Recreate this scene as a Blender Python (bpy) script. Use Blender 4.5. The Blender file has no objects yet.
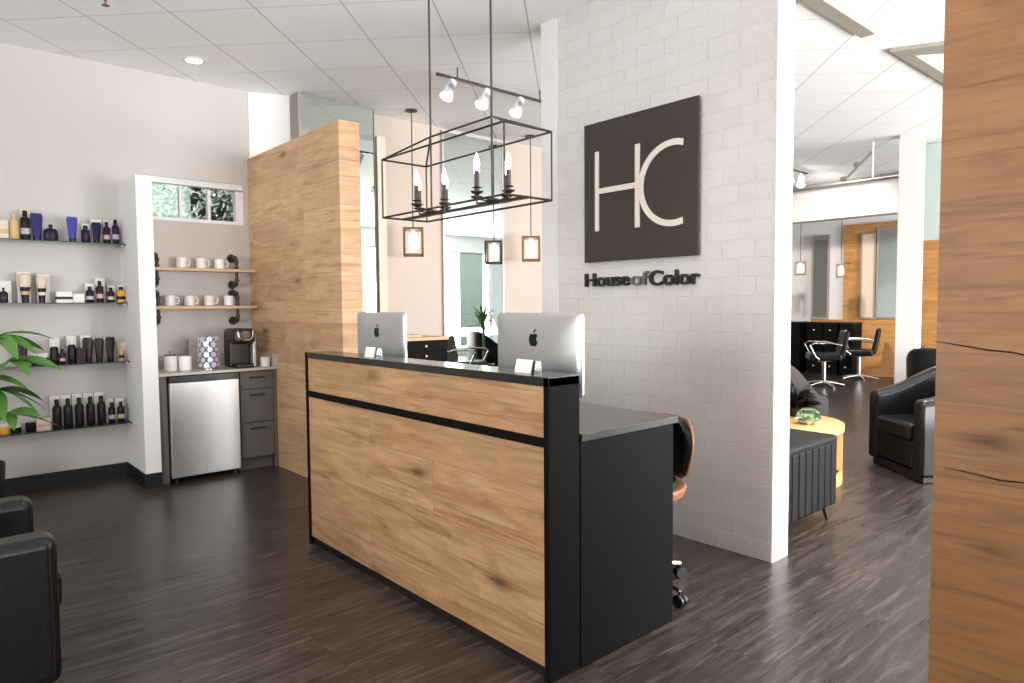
import bpy, bmesh, math, random
from mathutils import Vector, Matrix
PI = math.pi
C = bpy.context.scene.collection
S = bpy.context.scene
R = math.radians

# ------------------------------------------------------------------ camera, world, light, exposure
cam_d = bpy.data.cameras.new('camera'); cam = bpy.data.objects.new('camera', cam_d); C.objects.link(cam)
F_PX, YAW, PITCH, ROLL, EYE = 681.83, R(41.35), R(3.038), R(-0.449), 1.40
cam_d.sensor_width = 36; cam_d.lens = F_PX * 36 / 1024; cam_d.clip_start = .05; cam_d.clip_end = 200
fw = Vector((math.sin(YAW)*math.cos(PITCH), math.cos(YAW)*math.cos(PITCH), -math.sin(PITCH)))
rt0 = Vector((math.cos(YAW), -math.sin(YAW), 0)); up0 = rt0.cross(fw)
rt = rt0*math.cos(ROLL) + up0*math.sin(ROLL); up = -rt0*math.sin(ROLL) + up0*math.cos(ROLL)
cam.matrix_world = Matrix(((rt.x, up.x, -fw.x, 0), (rt.y, up.y, -fw.y, 0), (rt.z, up.z, -fw.z, EYE), (0, 0, 0, 1)))
S.camera = cam

S.view_settings.view_transform = 'Standard'; S.view_settings.look = 'None'
S.view_settings.gamma = 1; S.view_settings.use_curve_mapping = False
S.view_settings.exposure = 0.0
S.cycles.max_bounces = 8; S.cycles.diffuse_bounces = 5; S.cycles.glossy_bounces = 5; S.cycles.transmission_bounces = 6
S.cycles.sample_clamp_indirect = 6; S.cycles.use_denoising = True
S.cycles.caustics_reflective = False; S.cycles.caustics_refractive = False

w = bpy.data.worlds.new('daylight'); S.world = w; w.use_nodes = True
wb = w.node_tree.nodes['Background']; wb.inputs[0].default_value = (.93, .97, 1, 1); wb.inputs[1].default_value = .9

def area(name, loc, target, sx, sy, power, col=(1, 1, 1), spread=180):
    d = bpy.data.lights.new(name, 'AREA'); d.shape = 'RECTANGLE'; d.size = sx; d.size_y = sy; d.energy = power; d.color = col; d.spread = math.radians(spread)
    o = bpy.data.objects.new(name, d); C.objects.link(o); o.location = loc
    o.rotation_euler = (Vector(target) - Vector(loc)).to_track_quat('-Z', 'Y').to_euler()
    return o
def point(name, loc, power, col, r=.03):
    d = bpy.data.lights.new(name, 'POINT'); d.energy = power; d.color = col; d.shadow_soft_size = r
    o = bpy.data.objects.new(name, d); C.objects.link(o); o.location = loc; return o
# daylight through the windows, then an added fill for the salon ceiling
area('lobby_window_light', (-.2, -3.3, 1.4), (-.2, -1.2, 3.4), 4.2, 2.3, 165, (1, .985, .975), 130)
area('side_window_light', (-2.65, 2.1, 1.7), (2.15, 3.6, 2.25), 1.9, 1.7, 135, (1, .975, .945), 175)
area('salon_window_light', (7.9, -3.3, 1.55), (7.9, 5.0, 1.75), 10.4, 2.7, 1300, (1, .985, .97), 175)
area('salon_ceiling_fill', (7.9, -3.35, 1.2), (7.9, -.2, 3.4), 10.4, 1.6, 450, (1, .99, .98), 150)  # added up-light, there only to brighten the salon ceiling

# ------------------------------------------------------------------ helpers
class MB:
    """collects shapes into one mesh"""
    def __init__(s): s.bm = bmesh.new()
    def box(s, x0, x1, y0, y1, z0, z1, M=None):
        r = bmesh.ops.create_cube(s.bm, size=1)
        m = Matrix.Translation(((x0+x1)/2, (y0+y1)/2, (z0+z1)/2)) @ Matrix.Diagonal((abs(x1-x0), abs(y1-y0), abs(z1-z0), 1))
        bmesh.ops.transform(s.bm, matrix=(M @ m) if M else m, verts=r['verts']); return s
    def cyl(s, p, q, r0, r1=None, n=16, caps=True):
        p, q = Vector(p), Vector(q); d = q - p
        r = bmesh.ops.create_cone(s.bm, cap_ends=caps, segments=n, radius1=r0, radius2=r0 if r1 is None else r1, depth=d.length)
        m = Matrix.Translation((p+q)/2) @ d.to_track_quat('Z', 'Y').to_matrix().to_4x4()
        bmesh.ops.transform(s.bm, matrix=m, verts=r['verts']); return s
    def tube(s, pts, r, n=8, closed=False):
        P = [Vector(p) for p in pts]; rr = r if isinstance(r, (list, tuple)) else [r]*len(P)
        rings = []; ref = None
        for i, p in enumerate(P):
            if closed: t = P[(i+1) % len(P)] - P[i-1]
            else: t = P[min(i+1, len(P)-1)] - P[max(i-1, 0)]
            t.normalize()
            if ref is None: ref = Vector((0, 0, 1)) if abs(t.z) < .9 else Vector((1, 0, 0))
            u = (ref - t*ref.dot(t)).normalized(); v = t.cross(u); ref = u
            rings.append([s.bm.verts.new(p + (u*math.cos(2*PI*k/n) + v*math.sin(2*PI*k/n))*rr[i]) for k in range(n)])
        m = len(rings)
        for i in range(m if closed else m-1):
            a, b = rings[i], rings[(i+1) % m]
            for k in range(n): s.bm.faces.new((a[k], a[(k+1) % n], b[(k+1) % n], b[k]))
        if not closed: s.bm.faces.new(rings[0][::-1]); s.bm.faces.new(rings[-1])
        return s
    def lathe(s, prof, c=(0, 0, 0), n=20, sx=1, sy=1):
        c = Vector(c); rings = []
        for r, z in prof:
            rings.append([s.bm.verts.new(c + Vector((r*sx*math.cos(2*PI*k/n), r*sy*math.sin(2*PI*k/n), z))) for k in range(n)])
        for a, b in zip(rings, rings[1:]):
            for k in range(n): s.bm.faces.new((a[k], a[(k+1) % n], b[(k+1) % n], b[k]))
        if prof[0][0] > 1e-5: s.bm.faces.new(rings[0][::-1])
        if prof[-1][0] > 1e-5: s.bm.faces.new(rings[-1])
        return s
    def prism(s, poly, fn, d0, d1):
        """poly: 2D outline; fn(u, v, d) -> 3D point"""
        a = [s.bm.verts.new(fn(u, v, d0)) for u, v in poly]; b = [s.bm.verts.new(fn(u, v, d1)) for u, v in poly]
        s.bm.faces.new(a); s.bm.faces.new(b[::-1]); n = len(poly)
        for k in range(n): s.bm.faces.new((a[k], b[k], b[(k+1) % n], a[(k+1) % n]))
        return s
    def sphere(s, c, r, sx=1, sy=1, sz=1, n=16):
        q = bmesh.ops.create_uvsphere(s.bm, u_segments=n, v_segments=max(6, n//2), radius=r)
        bmesh.ops.transform(s.bm, matrix=Matrix.Translation(c) @ Matrix.Diagonal((sx, sy, sz, 1)), verts=q['verts']); return s
    def grid(s, rows):
        V = [[s.bm.verts.new(p) for p in r] for r in rows]
        for a, b in zip(V, V[1:]):
            for k in range(len(a)-1): s.bm.faces.new((a[k], a[k+1], b[k+1], b[k]))
        return s

def build(name, mb, mat, parent=None, bevel=0, smooth=False, sub=0, seg=2, at=None, label=None):
    bmesh.ops.remove_doubles(mb.bm, verts=mb.bm.verts, dist=1e-6)
    bmesh.ops.recalc_face_normals(mb.bm, faces=mb.bm.faces)
    me = bpy.data.meshes.new(name); mb.bm.to_mesh(me); mb.bm.free()
    if at is not None: me.transform(Matrix.Translation(-Vector(at)))
    o = bpy.data.objects.new(name, me); C.objects.link(o)
    if at is not None: o.location = at
    if mat: me.materials.append(mat)
    if parent: o.parent = parent
    if smooth or bevel or sub:
        for p in me.polygons: p.use_smooth = True
    if bevel:
        m = o.modifiers.new('bevel', 'BEVEL'); m.width = bevel; m.segments = seg; m.limit_method = 'ANGLE'; m.angle_limit = R(35); m.harden_normals = True
    if sub:
        m = o.modifiers.new('sub', 'SUBSURF'); m.levels = sub; m.render_levels = sub
    if smooth and not bevel and not sub: me.set_sharp_from_angle(angle=R(40))
    if label: o['label'] = label
    return o
def thing(name, label, cat, loc=(0, 0, 0), rz=0, group=None):
    o = bpy.data.objects.new(name, None); C.objects.link(o); o.empty_display_size = .05
    o.location = loc; o.rotation_euler = (0, 0, rz); o['label'] = label; o['category'] = cat
    if group: o['group'] = group
    return o
def tag(o, label, cat, group=None, kind=None):
    o['label'] = label; o['category'] = cat
    if group: o['group'] = group
    if kind: o['kind'] = kind
    return o
def struct(name, mb, mat, bevel=0, **k):
    o = build(name, mb, mat, bevel=bevel, **k); o['kind'] = 'structure'; return o
def dup(root, loc, rz=None, label=None, group=None):
    r = root.copy(); C.objects.link(r); r.location = loc
    if rz is not None: r.rotation_euler = (0, 0, rz)
    if label: r['label'] = label
    if group: r['group'] = group
    for ch in list(root.children):
        c = ch.copy(); C.objects.link(c); c.parent = r
        for g in list(ch.children):
            d = g.copy(); C.objects.link(d); d.parent = c
    return r

# ------------------------------------------------------------------ materials
def mat(name, col=(.5, .5, .5), rough=.5, metal=0, spec=.5, emit=None, es=0, trans=0, ior=1.45, coat=0, alpha=1, bump=0, bscale=60):
    m = bpy.data.materials.new(name); m.use_nodes = True; b = m.node_tree.nodes['Principled BSDF']; I = b.inputs
    I['Base Color'].default_value = (*col, 1); I['Roughness'].default_value = rough; I['Metallic'].default_value = metal
    I['Specular IOR Level'].default_value = spec; I['Transmission Weight'].default_value = trans; I['IOR'].default_value = ior
    I['Coat Weight'].default_value = coat; I['Alpha'].default_value = alpha
    if emit: I['Emission Color'].default_value = (*emit, 1); I['Emission Strength'].default_value = es
    nt = m.node_tree
    # every surface gets slight procedural unevenness
    if not trans and not emit:
        n = nt.nodes.new('ShaderNodeTexNoise'); n.inputs['Scale'].default_value = bscale; n.inputs['Detail'].default_value = 3
        t = nt.nodes.new('ShaderNodeTexCoord'); nt.links.new(t.outputs['Object'], n.inputs['Vector'])
        if bump:
            bp = nt.nodes.new('ShaderNodeBump'); bp.inputs['Strength'].default_value = bump; bp.inputs['Distance'].default_value = .004
            nt.links.new(n.outputs[0], bp.inputs['Height']); nt.links.new(bp.outputs[0], I['Normal'])
        mr = nt.nodes.new('ShaderNodeMapRange'); mr.inputs[3].default_value = max(0, rough-.04); mr.inputs[4].default_value = min(1, rough+.06)
        nt.links.new(n.outputs[0], mr.inputs[0]); nt.links.new(mr.outputs[0], I['Roughness'])
    return m
class NT:
    def __init__(s, name, rough=.5):
        s.m = bpy.data.materials.new(name); s.m.use_nodes = True; s.t = s.m.node_tree; s.b = s.t.nodes['Principled BSDF']; s.b.inputs['Roughness'].default_value = rough
    def n(s, typ, **k):
        o = s.t.nodes.new(typ)
        for a, v in k.items(): setattr(o, a, v)
        return o
    def l(s, a, b): s.t.links.new(a, b)
    def math(s, op, a, b=None, c=None):
        o = s.n('ShaderNodeMath', operation=op)
        for i, v in enumerate((a, b, c)):
            if v is None: continue
            if isinstance(v, (int, float)): o.inputs[i].default_value = v
            else: s.l(v, o.inputs[i])
        return o.outputs[0]
    def pos(s):
        g = s.n('ShaderNodeNewGeometry'); x = s.n('ShaderNodeSeparateXYZ'); s.l(g.outputs['Position'], x.inputs[0]); return x.outputs
    def comb(s, x, y, z=0.0):
        o = s.n('ShaderNodeCombineXYZ')
        for i, v in enumerate((x, y, z)):
            if isinstance(v, (int, float)): o.inputs[i].default_value = v
            else: s.l(v, o.inputs[i])
        return o.outputs[0]
    def noise(s, vec, scale=5, detail=4, rough=.5, dist=0, dim='3D'):
        o = s.n('ShaderNodeTexNoise'); s.l(vec, o.inputs['Vector']); o.inputs['Scale'].default_value = scale
        o.inputs['Detail'].default_value = detail; o.inputs['Roughness'].default_value = rough; o.inputs['Distortion'].default_value = dist
        return o.outputs[0]
    def ramp(s, f, stops):
        o = s.n('ShaderNodeValToRGB'); s.l(f, o.inputs[0]); e = o.color_ramp.elements
        while len(e) < len(stops): e.new(.5)
        for k, (p, c) in enumerate(stops): e[k].position = p; e[k].color = (*c, 1) if len(c) == 3 else c
        return o.outputs[0]
    def mix(s, f, a, b, mode='MIX'):
        o = s.n('ShaderNodeMix', data_type='RGBA', blend_type=mode)
        for i, v in ((0, f), (6, a), (7, b)):
            if isinstance(v, (int, float)): o.inputs[i].default_value = v
            elif isinstance(v, tuple): o.inputs[i].default_value = (*v, 1)
            else: s.l(v, o.inputs[i])
        return o.outputs[2]
    def bump(s, h, st=.3, d=.002):
        o = s.n('ShaderNodeBump'); o.inputs['Strength'].default_value = st; o.inputs['Distance'].default_value = d
        s.l(h, o.inputs['Height']); s.l(o.outputs[0], s.b.inputs['Normal'])
    def col(s, c): s.l(c, s.b.inputs['Base Color'])

def oak(name, dark, mid, light, row=.19, length=1.3, seed=0., seam=.0015, knots=.5, rough=.5, pv=.42):
    t = NT(name, rough); x, y, z = t.pos()
    u = t.math('ADD', t.math('ADD', x, y), seed*3.7); v = t.math('ADD', z, seed)
    uv = t.comb(u, v)
    br = t.n('ShaderNodeTexBrick'); br.offset = .37; br.offset_frequency = 3; t.l(uv, br.inputs['Vector'])
    br.inputs['Scale'].default_value = 1; br.inputs['Brick Width'].default_value = length; br.inputs['Row Height'].default_value = row
    br.inputs['Mortar Size'].default_value = seam; br.inputs['Mortar Smooth'].default_value = .3
    br.inputs['Color1'].default_value = (0, 0, 0, 1); br.inputs['Color2'].default_value = (1, 1, 1, 1); br.inputs['Mortar'].default_value = (.5, .5, .5, 1)
    sep = t.n('ShaderNodeSeparateColor'); t.l(br.outputs['Color'], sep.inputs[0]); pid = sep.outputs[0]
    # grain runs along u, shifted per plank
    gv = t.comb(t.math('MULTIPLY', u, 1.0), t.math('MULTIPLY', v, 9.0), t.math('MULTIPLY', pid, 9))
    wob = t.noise(gv, 1.6, 5, .62, 1.6)
    fine = t.noise(t.comb(t.math('MULTIPLY', u, 4), t.math('MULTIPLY', v, 90), pid), 2.5, 3, .6)
    c = t.ramp(wob, [(.25, dark), (.47, mid), (.70, light)])
    c = t.mix(t.math('MULTIPLY', pid, pv), c, (mid[0]*.62, mid[1]*.60, mid[2]*.60))
    big = t.noise(t.comb(t.math('MULTIPLY', u, 1.1), t.math('MULTIPLY', v, 2.6), t.math('MULTIPLY', pid, 5)), 1.7, 3, .55, 1.2)
    c = t.mix(t.math('MULTIPLY', t.ramp(big, [(.48, (0, 0, 0)), (.68, (1, 1, 1))]), .45), c, (light[0]*1.08, light[1]*1.02, light[2]*.95))
    gold = t.noise(t.comb(t.math('MULTIPLY', u, .8), t.math('MULTIPLY', v, 5.5), t.math('ADD', pid, 4.0)), 2.1, 4, .6, 1.5)
    c = t.mix(t.math('MULTIPLY', t.ramp(gold, [(.52, (0, 0, 0)), (.68, (1, 1, 1))]), .5), c, (mid[0]*.78, mid[1]*.66, mid[2]*.45))
    streak = t.noise(t.comb(t.math('MULTIPLY', u, .9), t.math('MULTIPLY', v, 22), t.math('MULTIPLY', pid, 11)), 1.9, 4, .6, .7)
    c = t.mix(t.math('MULTIPLY', t.ramp(streak, [(.55, (0, 0, 0)), (.72, (1, 1, 1))]), .75), c, (dark[0]*.8, dark[1]*.72, dark[2]*.6))
    c = t.mix(t.math('MULTIPLY', fine, .30), c, (dark[0]*.55, dark[1]*.5, dark[2]*.45))
    # knots
    vo = t.n('ShaderNodeTexVoronoi'); kv = t.comb(t.math('ADD', t.math('MULTIPLY', u, 1.5), t.math('MULTIPLY', wob, .25)), t.math('MULTIPLY', v, 4.2), 0.0)
    t.l(kv, vo.inputs['Vector']); vo.inputs['Scale'].default_value = 1.3
    k = t.ramp(vo.outputs['Distance'], [(0, (1, 1, 1)), (.05, (.9, .9, .9)), (.15, (.25, .25, .25)), (.26, (0, 0, 0))])
    sp = t.n('ShaderNodeSeparateColor'); t.l(vo.outputs['Color'], sp.inputs[0])
    k = t.math('MULTIPLY', t.math('MULTIPLY', k, t.math('GREATER_THAN', sp.outputs[0], 1-knots)), t.math('ADD', .35, fine))
    c = t.mix(k, c, (dark[0]*.22, dark[1]*.17, dark[2]*.14))
    c = t.mix(t.math('MULTIPLY', br.outputs['Fac'], .4), c, (dark[0]*.4, dark[1]*.35, dark[2]*.3))
    t.col(c); t.bump(t.math('ADD', t.math('MULTIPLY', fine, .6), t.math('MULTIPLY', br.outputs['Fac'], -3)), .25, .0015)
    return t.m

M = {}
M['oak_desk'] = oak('oak_desk', (.26, .128, .052), (.46, .272, .135), (.58, .375, .215), row=.26, length=1.5, seed=.33, knots=.8)
M['oak_wall'] = oak('oak_wall', (.43, .235, .115), (.72, .46, .26), (.83, .58, .36), row=.175, length=1.1, seed=1.7, knots=.6, pv=.7)
M['oak_panel'] = oak('oak_panel', (.18, .077, .025), (.30, .135, .045), (.385, .19, .07), row=.31, length=2.6, seed=.92, knots=.75, seam=.0008)
M['oak_salon'] = oak('oak_salon', (.34, .15, .045), (.56, .28, .09), (.68, .38, .15), row=.16, length=1.0, seed=2.9, knots=.3)

# floor planks
t = NT('dark_floor_planks', .34); x, y, z = t.pos()
br = t.n('ShaderNodeTexBrick'); br.offset = .41; br.offset_frequency = 3; t.l(t.comb(x, y), br.inputs['Vector'])
br.inputs['Scale'].default_value = 1; br.inputs['Brick Width'].default_value = 1.22; br.inputs['Row Height'].default_value = .18
br.inputs['Mortar Size'].default_value = .0016; br.inputs['Mortar Smooth'].default_value = .2
br.inputs['Color1'].default_value = (0, 0, 0, 1); br.inputs['Color2'].default_value = (1, 1, 1, 1); br.inputs['Mortar'].default_value = (.4, .4, .4, 1)
sep = t.n('ShaderNodeSeparateColor'); t.l(br.outputs['Color'], sep.inputs[0]); pid = sep.outputs[0]
g1 = t.noise(t.comb(t.math('MULTIPLY', x, 1.3), t.math('MULTIPLY', y, 16), t.math('MULTIPLY', pid, 7)), 1.8, 5, .65, .9)
g2 = t.noise(t.comb(t.math('MULTIPLY', x, 5), t.math('MULTIPLY', y, 80), pid), 2, 3, .6)
c = t.ramp(g1, [(.30, (.012, .0085, .007)), (.5, (.052, .040, .034)), (.68, (.165, .138, .12))])
c = t.mix(t.math('MULTIPLY', g2, .5), c, (.02, .016, .014)); c = t.mix(t.math('MULTIPLY', pid, .5), c, (.045, .034, .029))
c = t.mix(t.math('MULTIPLY', br.outputs['Fac'], .75), c, (.008, .006, .005))
t.col(c); t.bump(t.math('ADD', g2, t.math('MULTIPLY', br.outputs['Fac'], -2)), .18, .0012)
t.l(t.math('ADD', .20, t.math('MULTIPLY', g1, .22)), t.b.inputs['Roughness']); t.b.inputs['Specular IOR Level'].default_value = .32
M['floor'] = t.m

# painted brick
t = NT('white_painted_block', .35); x, y, z = t.pos()
br = t.n('ShaderNodeTexBrick'); br.offset = .5; br.offset_frequency = 2
t.l(t.comb(t.math('ADD', t.math('ADD', y, t.math('MULTIPLY', x, 0)), -1.808), t.math('ADD', z, -.002)), br.inputs['Vector'])
br.inputs['Scale'].default_value = 1; br.inputs['Brick Width'].default_value = .2; br.inputs['Row Height'].default_value = .1027
br.inputs['Mortar Size'].default_value = .0042; br.inputs['Mortar Smooth'].default_value = .25
br.inputs['Color1'].default_value = (0, 0, 0, 1); br.inputs['Color2'].default_value = (1, 1, 1, 1)
sep = t.n('ShaderNodeSeparateColor'); t.l(br.outputs['Color'], sep.inputs[0])
c = t.mix(sep.outputs[0], (.70, .685, .675), (.73, .715, .705)); c = t.mix(t.math('MULTIPLY', br.outputs['Fac'], .8), c, (.88, .87, .86))
ro = t.noise(t.comb(x, y, z), 38, 5, .65)
c = t.mix(t.math('MULTIPLY', ro, .18), c, (.55, .52, .50))
t.col(c); t.bump(t.math('ADD', t.math('MULTIPLY', br.outputs['Fac'], -1.0), t.math('MULTIPLY', ro, .3)), 1.0, .010)
M['brick'] = t.m

# ceiling tiles: a grid turned 43.5 degrees to the walls
t = NT('ceiling_tiles', .85); x, y, z = t.pos(); a = R(43.5)
def gridline(cx, cy, off, wd=.006):
    d = t.math('ADD', t.math('MULTIPLY', x, cx), t.math('MULTIPLY', y, cy))
    f = t.math('FRACT', t.math('DIVIDE', t.math('ADD', d, -off+59.5), .595))
    e = t.math('MULTIPLY', t.math('MINIMUM', f, t.math('SUBTRACT', 1.0, f)), .595)
    return t.math('LESS_THAN', e, wd), e
l1, e1 = gridline(-math.sin(a), math.cos(a), .31, .0055); l2, e2 = gridline(math.cos(a), math.sin(a), 4.46, .0055)
sp = t.noise(t.comb(x, y, z), 130, 3, .7)
c = t.mix(t.math('MULTIPLY', sp, .10), (.90, .93, .95), (.80, .83, .85))
c = t.mix(t.math('MULTIPLY', l1, .7), c, (.40, .40, .40)); c = t.mix(t.math('MULTIPLY', l2, .7), c, (.60, .60, .60))
t.col(c)
M['ceiling'] = t.m

def paint(name, col):
    t = NT(name, .6); x, y, z = t.pos(); n = t.noise(t.comb(x, y, z), 2.2, 3, .5)
    t.col(t.mix(t.math('MULTIPLY', n, .12), col, tuple(v*.93 for v in col)))
    t.bump(t.noise(t.comb(x, y, z), 180, 2, .6), .08, .001); return t.m
M['wall'] = paint('warm_white_paint', (.54, .513, .497))
M['wall_back'] = paint('cream_paint', (.50, .42, .36))
M['trim'] = paint('white_trim_paint', (.83, .83, .83))
M['sage'] = mat('sage_fabric', (.42, .52, .45), .8)
M['crack'] = mat('dark_wood_crack', (.02, .01, .006), .8)
M['beige'] = paint('beige_paint', (.66, .55, .44))
M['black'] = mat('black_laminate', (.0065, .0065, .0062), .5, spec=.05)
M['black_top'] = mat('black_counter_gloss', (.020, .019, .018), .16, spec=.6)
M['baseboard'] = mat('black_vinyl', (.008, .008, .008), .5)
M['leather'] = mat('black_leather', (.006, .006, .007), .28, spec=.45, bump=.05, bscale=90)
M['leather_grey'] = mat('charcoal_leather', (.007, .0075, .009), .38, spec=.2, bump=.05, bscale=90)
M['grey_cab'] = mat('grey_wood_laminate', (.115, .107, .103), .45)
M['counter'] = mat('beige_stone_counter', (.46, .42, .375), .3)
M['steel'] = mat('brushed_stainless', (.50, .50, .50), .34, metal=.9)
M['plastic_black'] = mat('black_plastic', (.012, .012, .013), .3)
M['chrome'] = mat('chrome', (.75, .75, .76), .12, metal=1)
M['iron'] = mat('dark_iron', (.055, .048, .045), .45, metal=.6)
M['bronze'] = mat('bronze_sign_panel', (.048, .038, .032), .38)
M['letter'] = mat('cream_letter', (.80, .74, .67), .5)
M['letter_dark'] = mat('charcoal_letter', (.020, .022, .022), .4)
M['letter_grey'] = mat('grey_letter', (.16, .16, .16), .4)
M['alu'] = mat('aluminium', (.56, .565, .57), .36, metal=.75)
M['alu_edge'] = mat('bright_aluminium_edge', (.78, .78, .79), .3, metal=.7)
M['logo'] = mat('black_logo', (.006, .006, .006), .15)
M['white'] = mat('white_ceramic', (.80, .78, .76), .25)
M['card'] = mat('white_card', (.80, .77, .73), .6)
M['shelf_wood'] = mat('pale_pine', (.60, .40, .24), .5)
M['table_wood'] = mat('honey_wood', (.72, .43, .17), .35)
M['lantern'] = mat('brown_lantern_wood', (.17, .095, .045), .5)
M['flame'] = mat('glowing_bulb', (1, .9, .75), .3, emit=(1, .80, .55), es=14)
M['lamp_glow'] = mat('glowing_shade', (1, .93, .85), .4, emit=(1, .80, .58), es=9)
M['down_glow'] = mat('downlight_lens', (1, 1, 1), .4, emit=(1, .93, .85), es=5)
M['mirror'] = mat('mirror_glass', (.74, .82, .78), .0, metal=1)
M['mirror'].node_tree.nodes['Principled BSDF'].inputs['Roughness'].default_value = .01
for l in list(M['mirror'].node_tree.links):
    if l.to_socket.name == 'Roughness': M['mirror'].node_tree.links.remove(l)
M['mirror_back'] = mat('silver_salon_mirror', (.62, .66, .62), .12, metal=.85)
M['frosted'] = mat('frosted_glass', (.55, .66, .62), .3)
M['slot'] = mat('grey_brown_slot', (.30, .275, .24), .7)
M['walnut'] = mat('walnut_shell', (.30, .13, .06), .35)
M['leaf'] = mat('green_leaf', (.10, .26, .05), .4)
M['leaf_pale'] = mat('pale_green_leaf', (.40, .66, .34), .5)
M['leaf_dark'] = mat('near_black_leaf', (.012, .012, .014), .45)
M['stem'] = mat('plant_stem', (.10, .13, .04), .6)
M['pot'] = mat('black_pot', (.010, .010, .010), .4)
M['soil'] = mat('pale_pebbles', (.55, .52, .47), .8, bump=1, bscale=40)
M['smoke'] = mat('smoked_plastic', (.30, .30, .30), .2)
M['knob'] = mat('cream_knob', (.75, .70, .62), .3)

def glass(name, col, rough=0.0):
    m = bpy.data.materials.new(name); m.use_nodes = True; nt = m.node_tree; nt.nodes.remove(nt.nodes['Principled BSDF'])
    o = nt.nodes['Material Output']; tr = nt.nodes.new('ShaderNodeBsdfTransparent'); tr.inputs[0].default_value = (*col, 1)
    g = nt.nodes.new('ShaderNodeBsdfGlossy'); g.inputs['Roughness'].default_value = rough; g.inputs[0].default_value = (.9, 1, .95, 1)
    fr = nt.nodes.new('ShaderNodeFresnel'); fr.inputs[0].default_value = 1.45; mx = nt.nodes.new('ShaderNodeMixShader')
    nt.links.new(fr.outputs[0], mx.inputs[0]); nt.links.new(tr.outputs[0], mx.inputs[1]); nt.links.new(g.outputs[0], mx.inputs[2]); nt.links.new(mx.outputs[0], o.inputs[0])
    return m
M['glass_shelf'] = glass('green_edged_glass', (.72, .82, .77)); M['glass'] = glass('clear_glass', (.95, .98, .96))
M['glass_edge'] = mat('glass_edge', (.03, .055, .05), .15)

# outdoor foliage beyond the small window
t = NT('outdoor_foliage', .7); x, y, z = t.pos(); n = t.noise(t.comb(x, y, z), 14, 5, .7)
t.col(t.ramp(n, [(.30, (.32, .46, .36)), (.48, (.60, .74, .64)), (.62, (.92, .95, .94))])); M['foliage'] = t.m

# ------------------------------------------------------------------ the room shell
H = 3.381
struct('floor', MB().box(-2.4, 2.75, -3.2, 6.54, -.08, 0).box(2.75, 15, -3.2, 9.5, -.08, 0), M['floor'])
struct('ceiling', MB().box(-2.4, 2.75, -3.2, 6.54, H, H+.12).box(2.75, 15, -3.2, 9.5, H, H+.12), M['ceiling'])
YL = 6.397
# left wall (runs along X) with the small window opening above the niche
WX0, WX1, WZ0, WZ1 = 1.50, 2.345, 2.155, 2.525
struct('wall_left', MB().box(-2.4, WX0, YL, YL+.14, 0, H).box(WX0, WX1, YL, YL+.14, 0, WZ0).box(WX0, WX1, YL, YL+.14, WZ1, H).box(WX1, 2.41, YL, YL+.14, 0, H), M['wall'])
struct('wall_angle', MB().prism([(2.409, 6.39), (2.751, 6.26), (2.78, 6.40), (2.44, 6.54)], lambda u, v, d: (u, v, d), 0, H), M['trim'])
struct('wall_back', MB().box(2.75, 8.6, 6.30, 6.44, 0, H), M['wall_back'])
struct('wall_side', MB().box(-2.54, -2.4, -3.2, 6.5, 0, .35).box(-2.54, -2.4, -3.2, 6.5, 2.95, H).box(-2.54, -2.4, -3.2, .9, .35, 2.95).box(-2.54, -2.4, 3.3, 6.5, .35, 2.95), M['wall'])
fr = MB().box(-2.4, 15, -3.2, -3.06, 0, .2).box(-2.4, 15, -3.2, -3.06, 2.95, H)
for xx in (-2.3, -.2, 1.95, 4.1, 6.3, 8.5, 10.7, 12.9, 14.9): fr.box(xx-.07, xx+.07, -3.2, -3.06, .2, 2.95)
struct('wall_front', fr, M['trim'])
for k, xx in enumerate((6.9, 11.75)):
    bl = build('roller_blind', MB().box(xx, xx+.85, -3.055, -3.045, .25, 2.9).cyl((xx, -3.03, 2.92), (xx+.85, -3.03, 2.92), .025), M['sage'], at=(xx+.42, -3.05, .25))
    tag(bl, ('pale sage roller blind over the first salon window', 'pale sage roller blind over the far salon window, seen in the tall mirror')[k], 'blind')
struct('wall_niche', MB().box(1.318, 1.431, 5.812, YL, 0, 2.415), M['trim'])
struct('wall_oak', MB().box(2.385, 2.553, 4.601, 6.39, 0, 2.761), M['oak_wall'])
struct('wall_brick', MB().box(3.431, 3.604, 1.80, 3.40, 0, H), M['brick'])
struct('trim_1', MB().box(3.4305, 3.606, 1.790, 1.7995, 0, H), M['trim'])
struct('trim_2', MB().box(3.424, 3.612, 3.401, 3.556, 0, H), M['trim'])
struct('wall_panel', MB().box(2.30, 2.44, -3.0, .690, 0, H), M['oak_panel'])
mbk = MB()
for pts in ([(.70, 1.283), (.64, 1.275), (.56, 1.262), (.50, 1.258), (.40, 1.235), (.2, 1.24)], [(.66, .905), (.6, .902), (.52, .893), (.45, .898), (.30, .90)]):
    mbk.tube([(2.2995, y_, z_) for y_, z_ in pts], [.0006, .002, .0028, .0024, .002, .001][:len(pts)], 6)
struct('trim_5', mbk, M['crack'])
# baseboards
struct('baseboard_left', MB().box(-2.3, 1.317, YL-.012, YL-.001, 0, .112), M['baseboard'])
struct('baseboard_niche', MB().box(1.305, 1.317, 5.80, YL-.012, 0, .112).box(1.305, 1.431, 5.798, 5.811, 0, .112), M['baseboard'])
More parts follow.
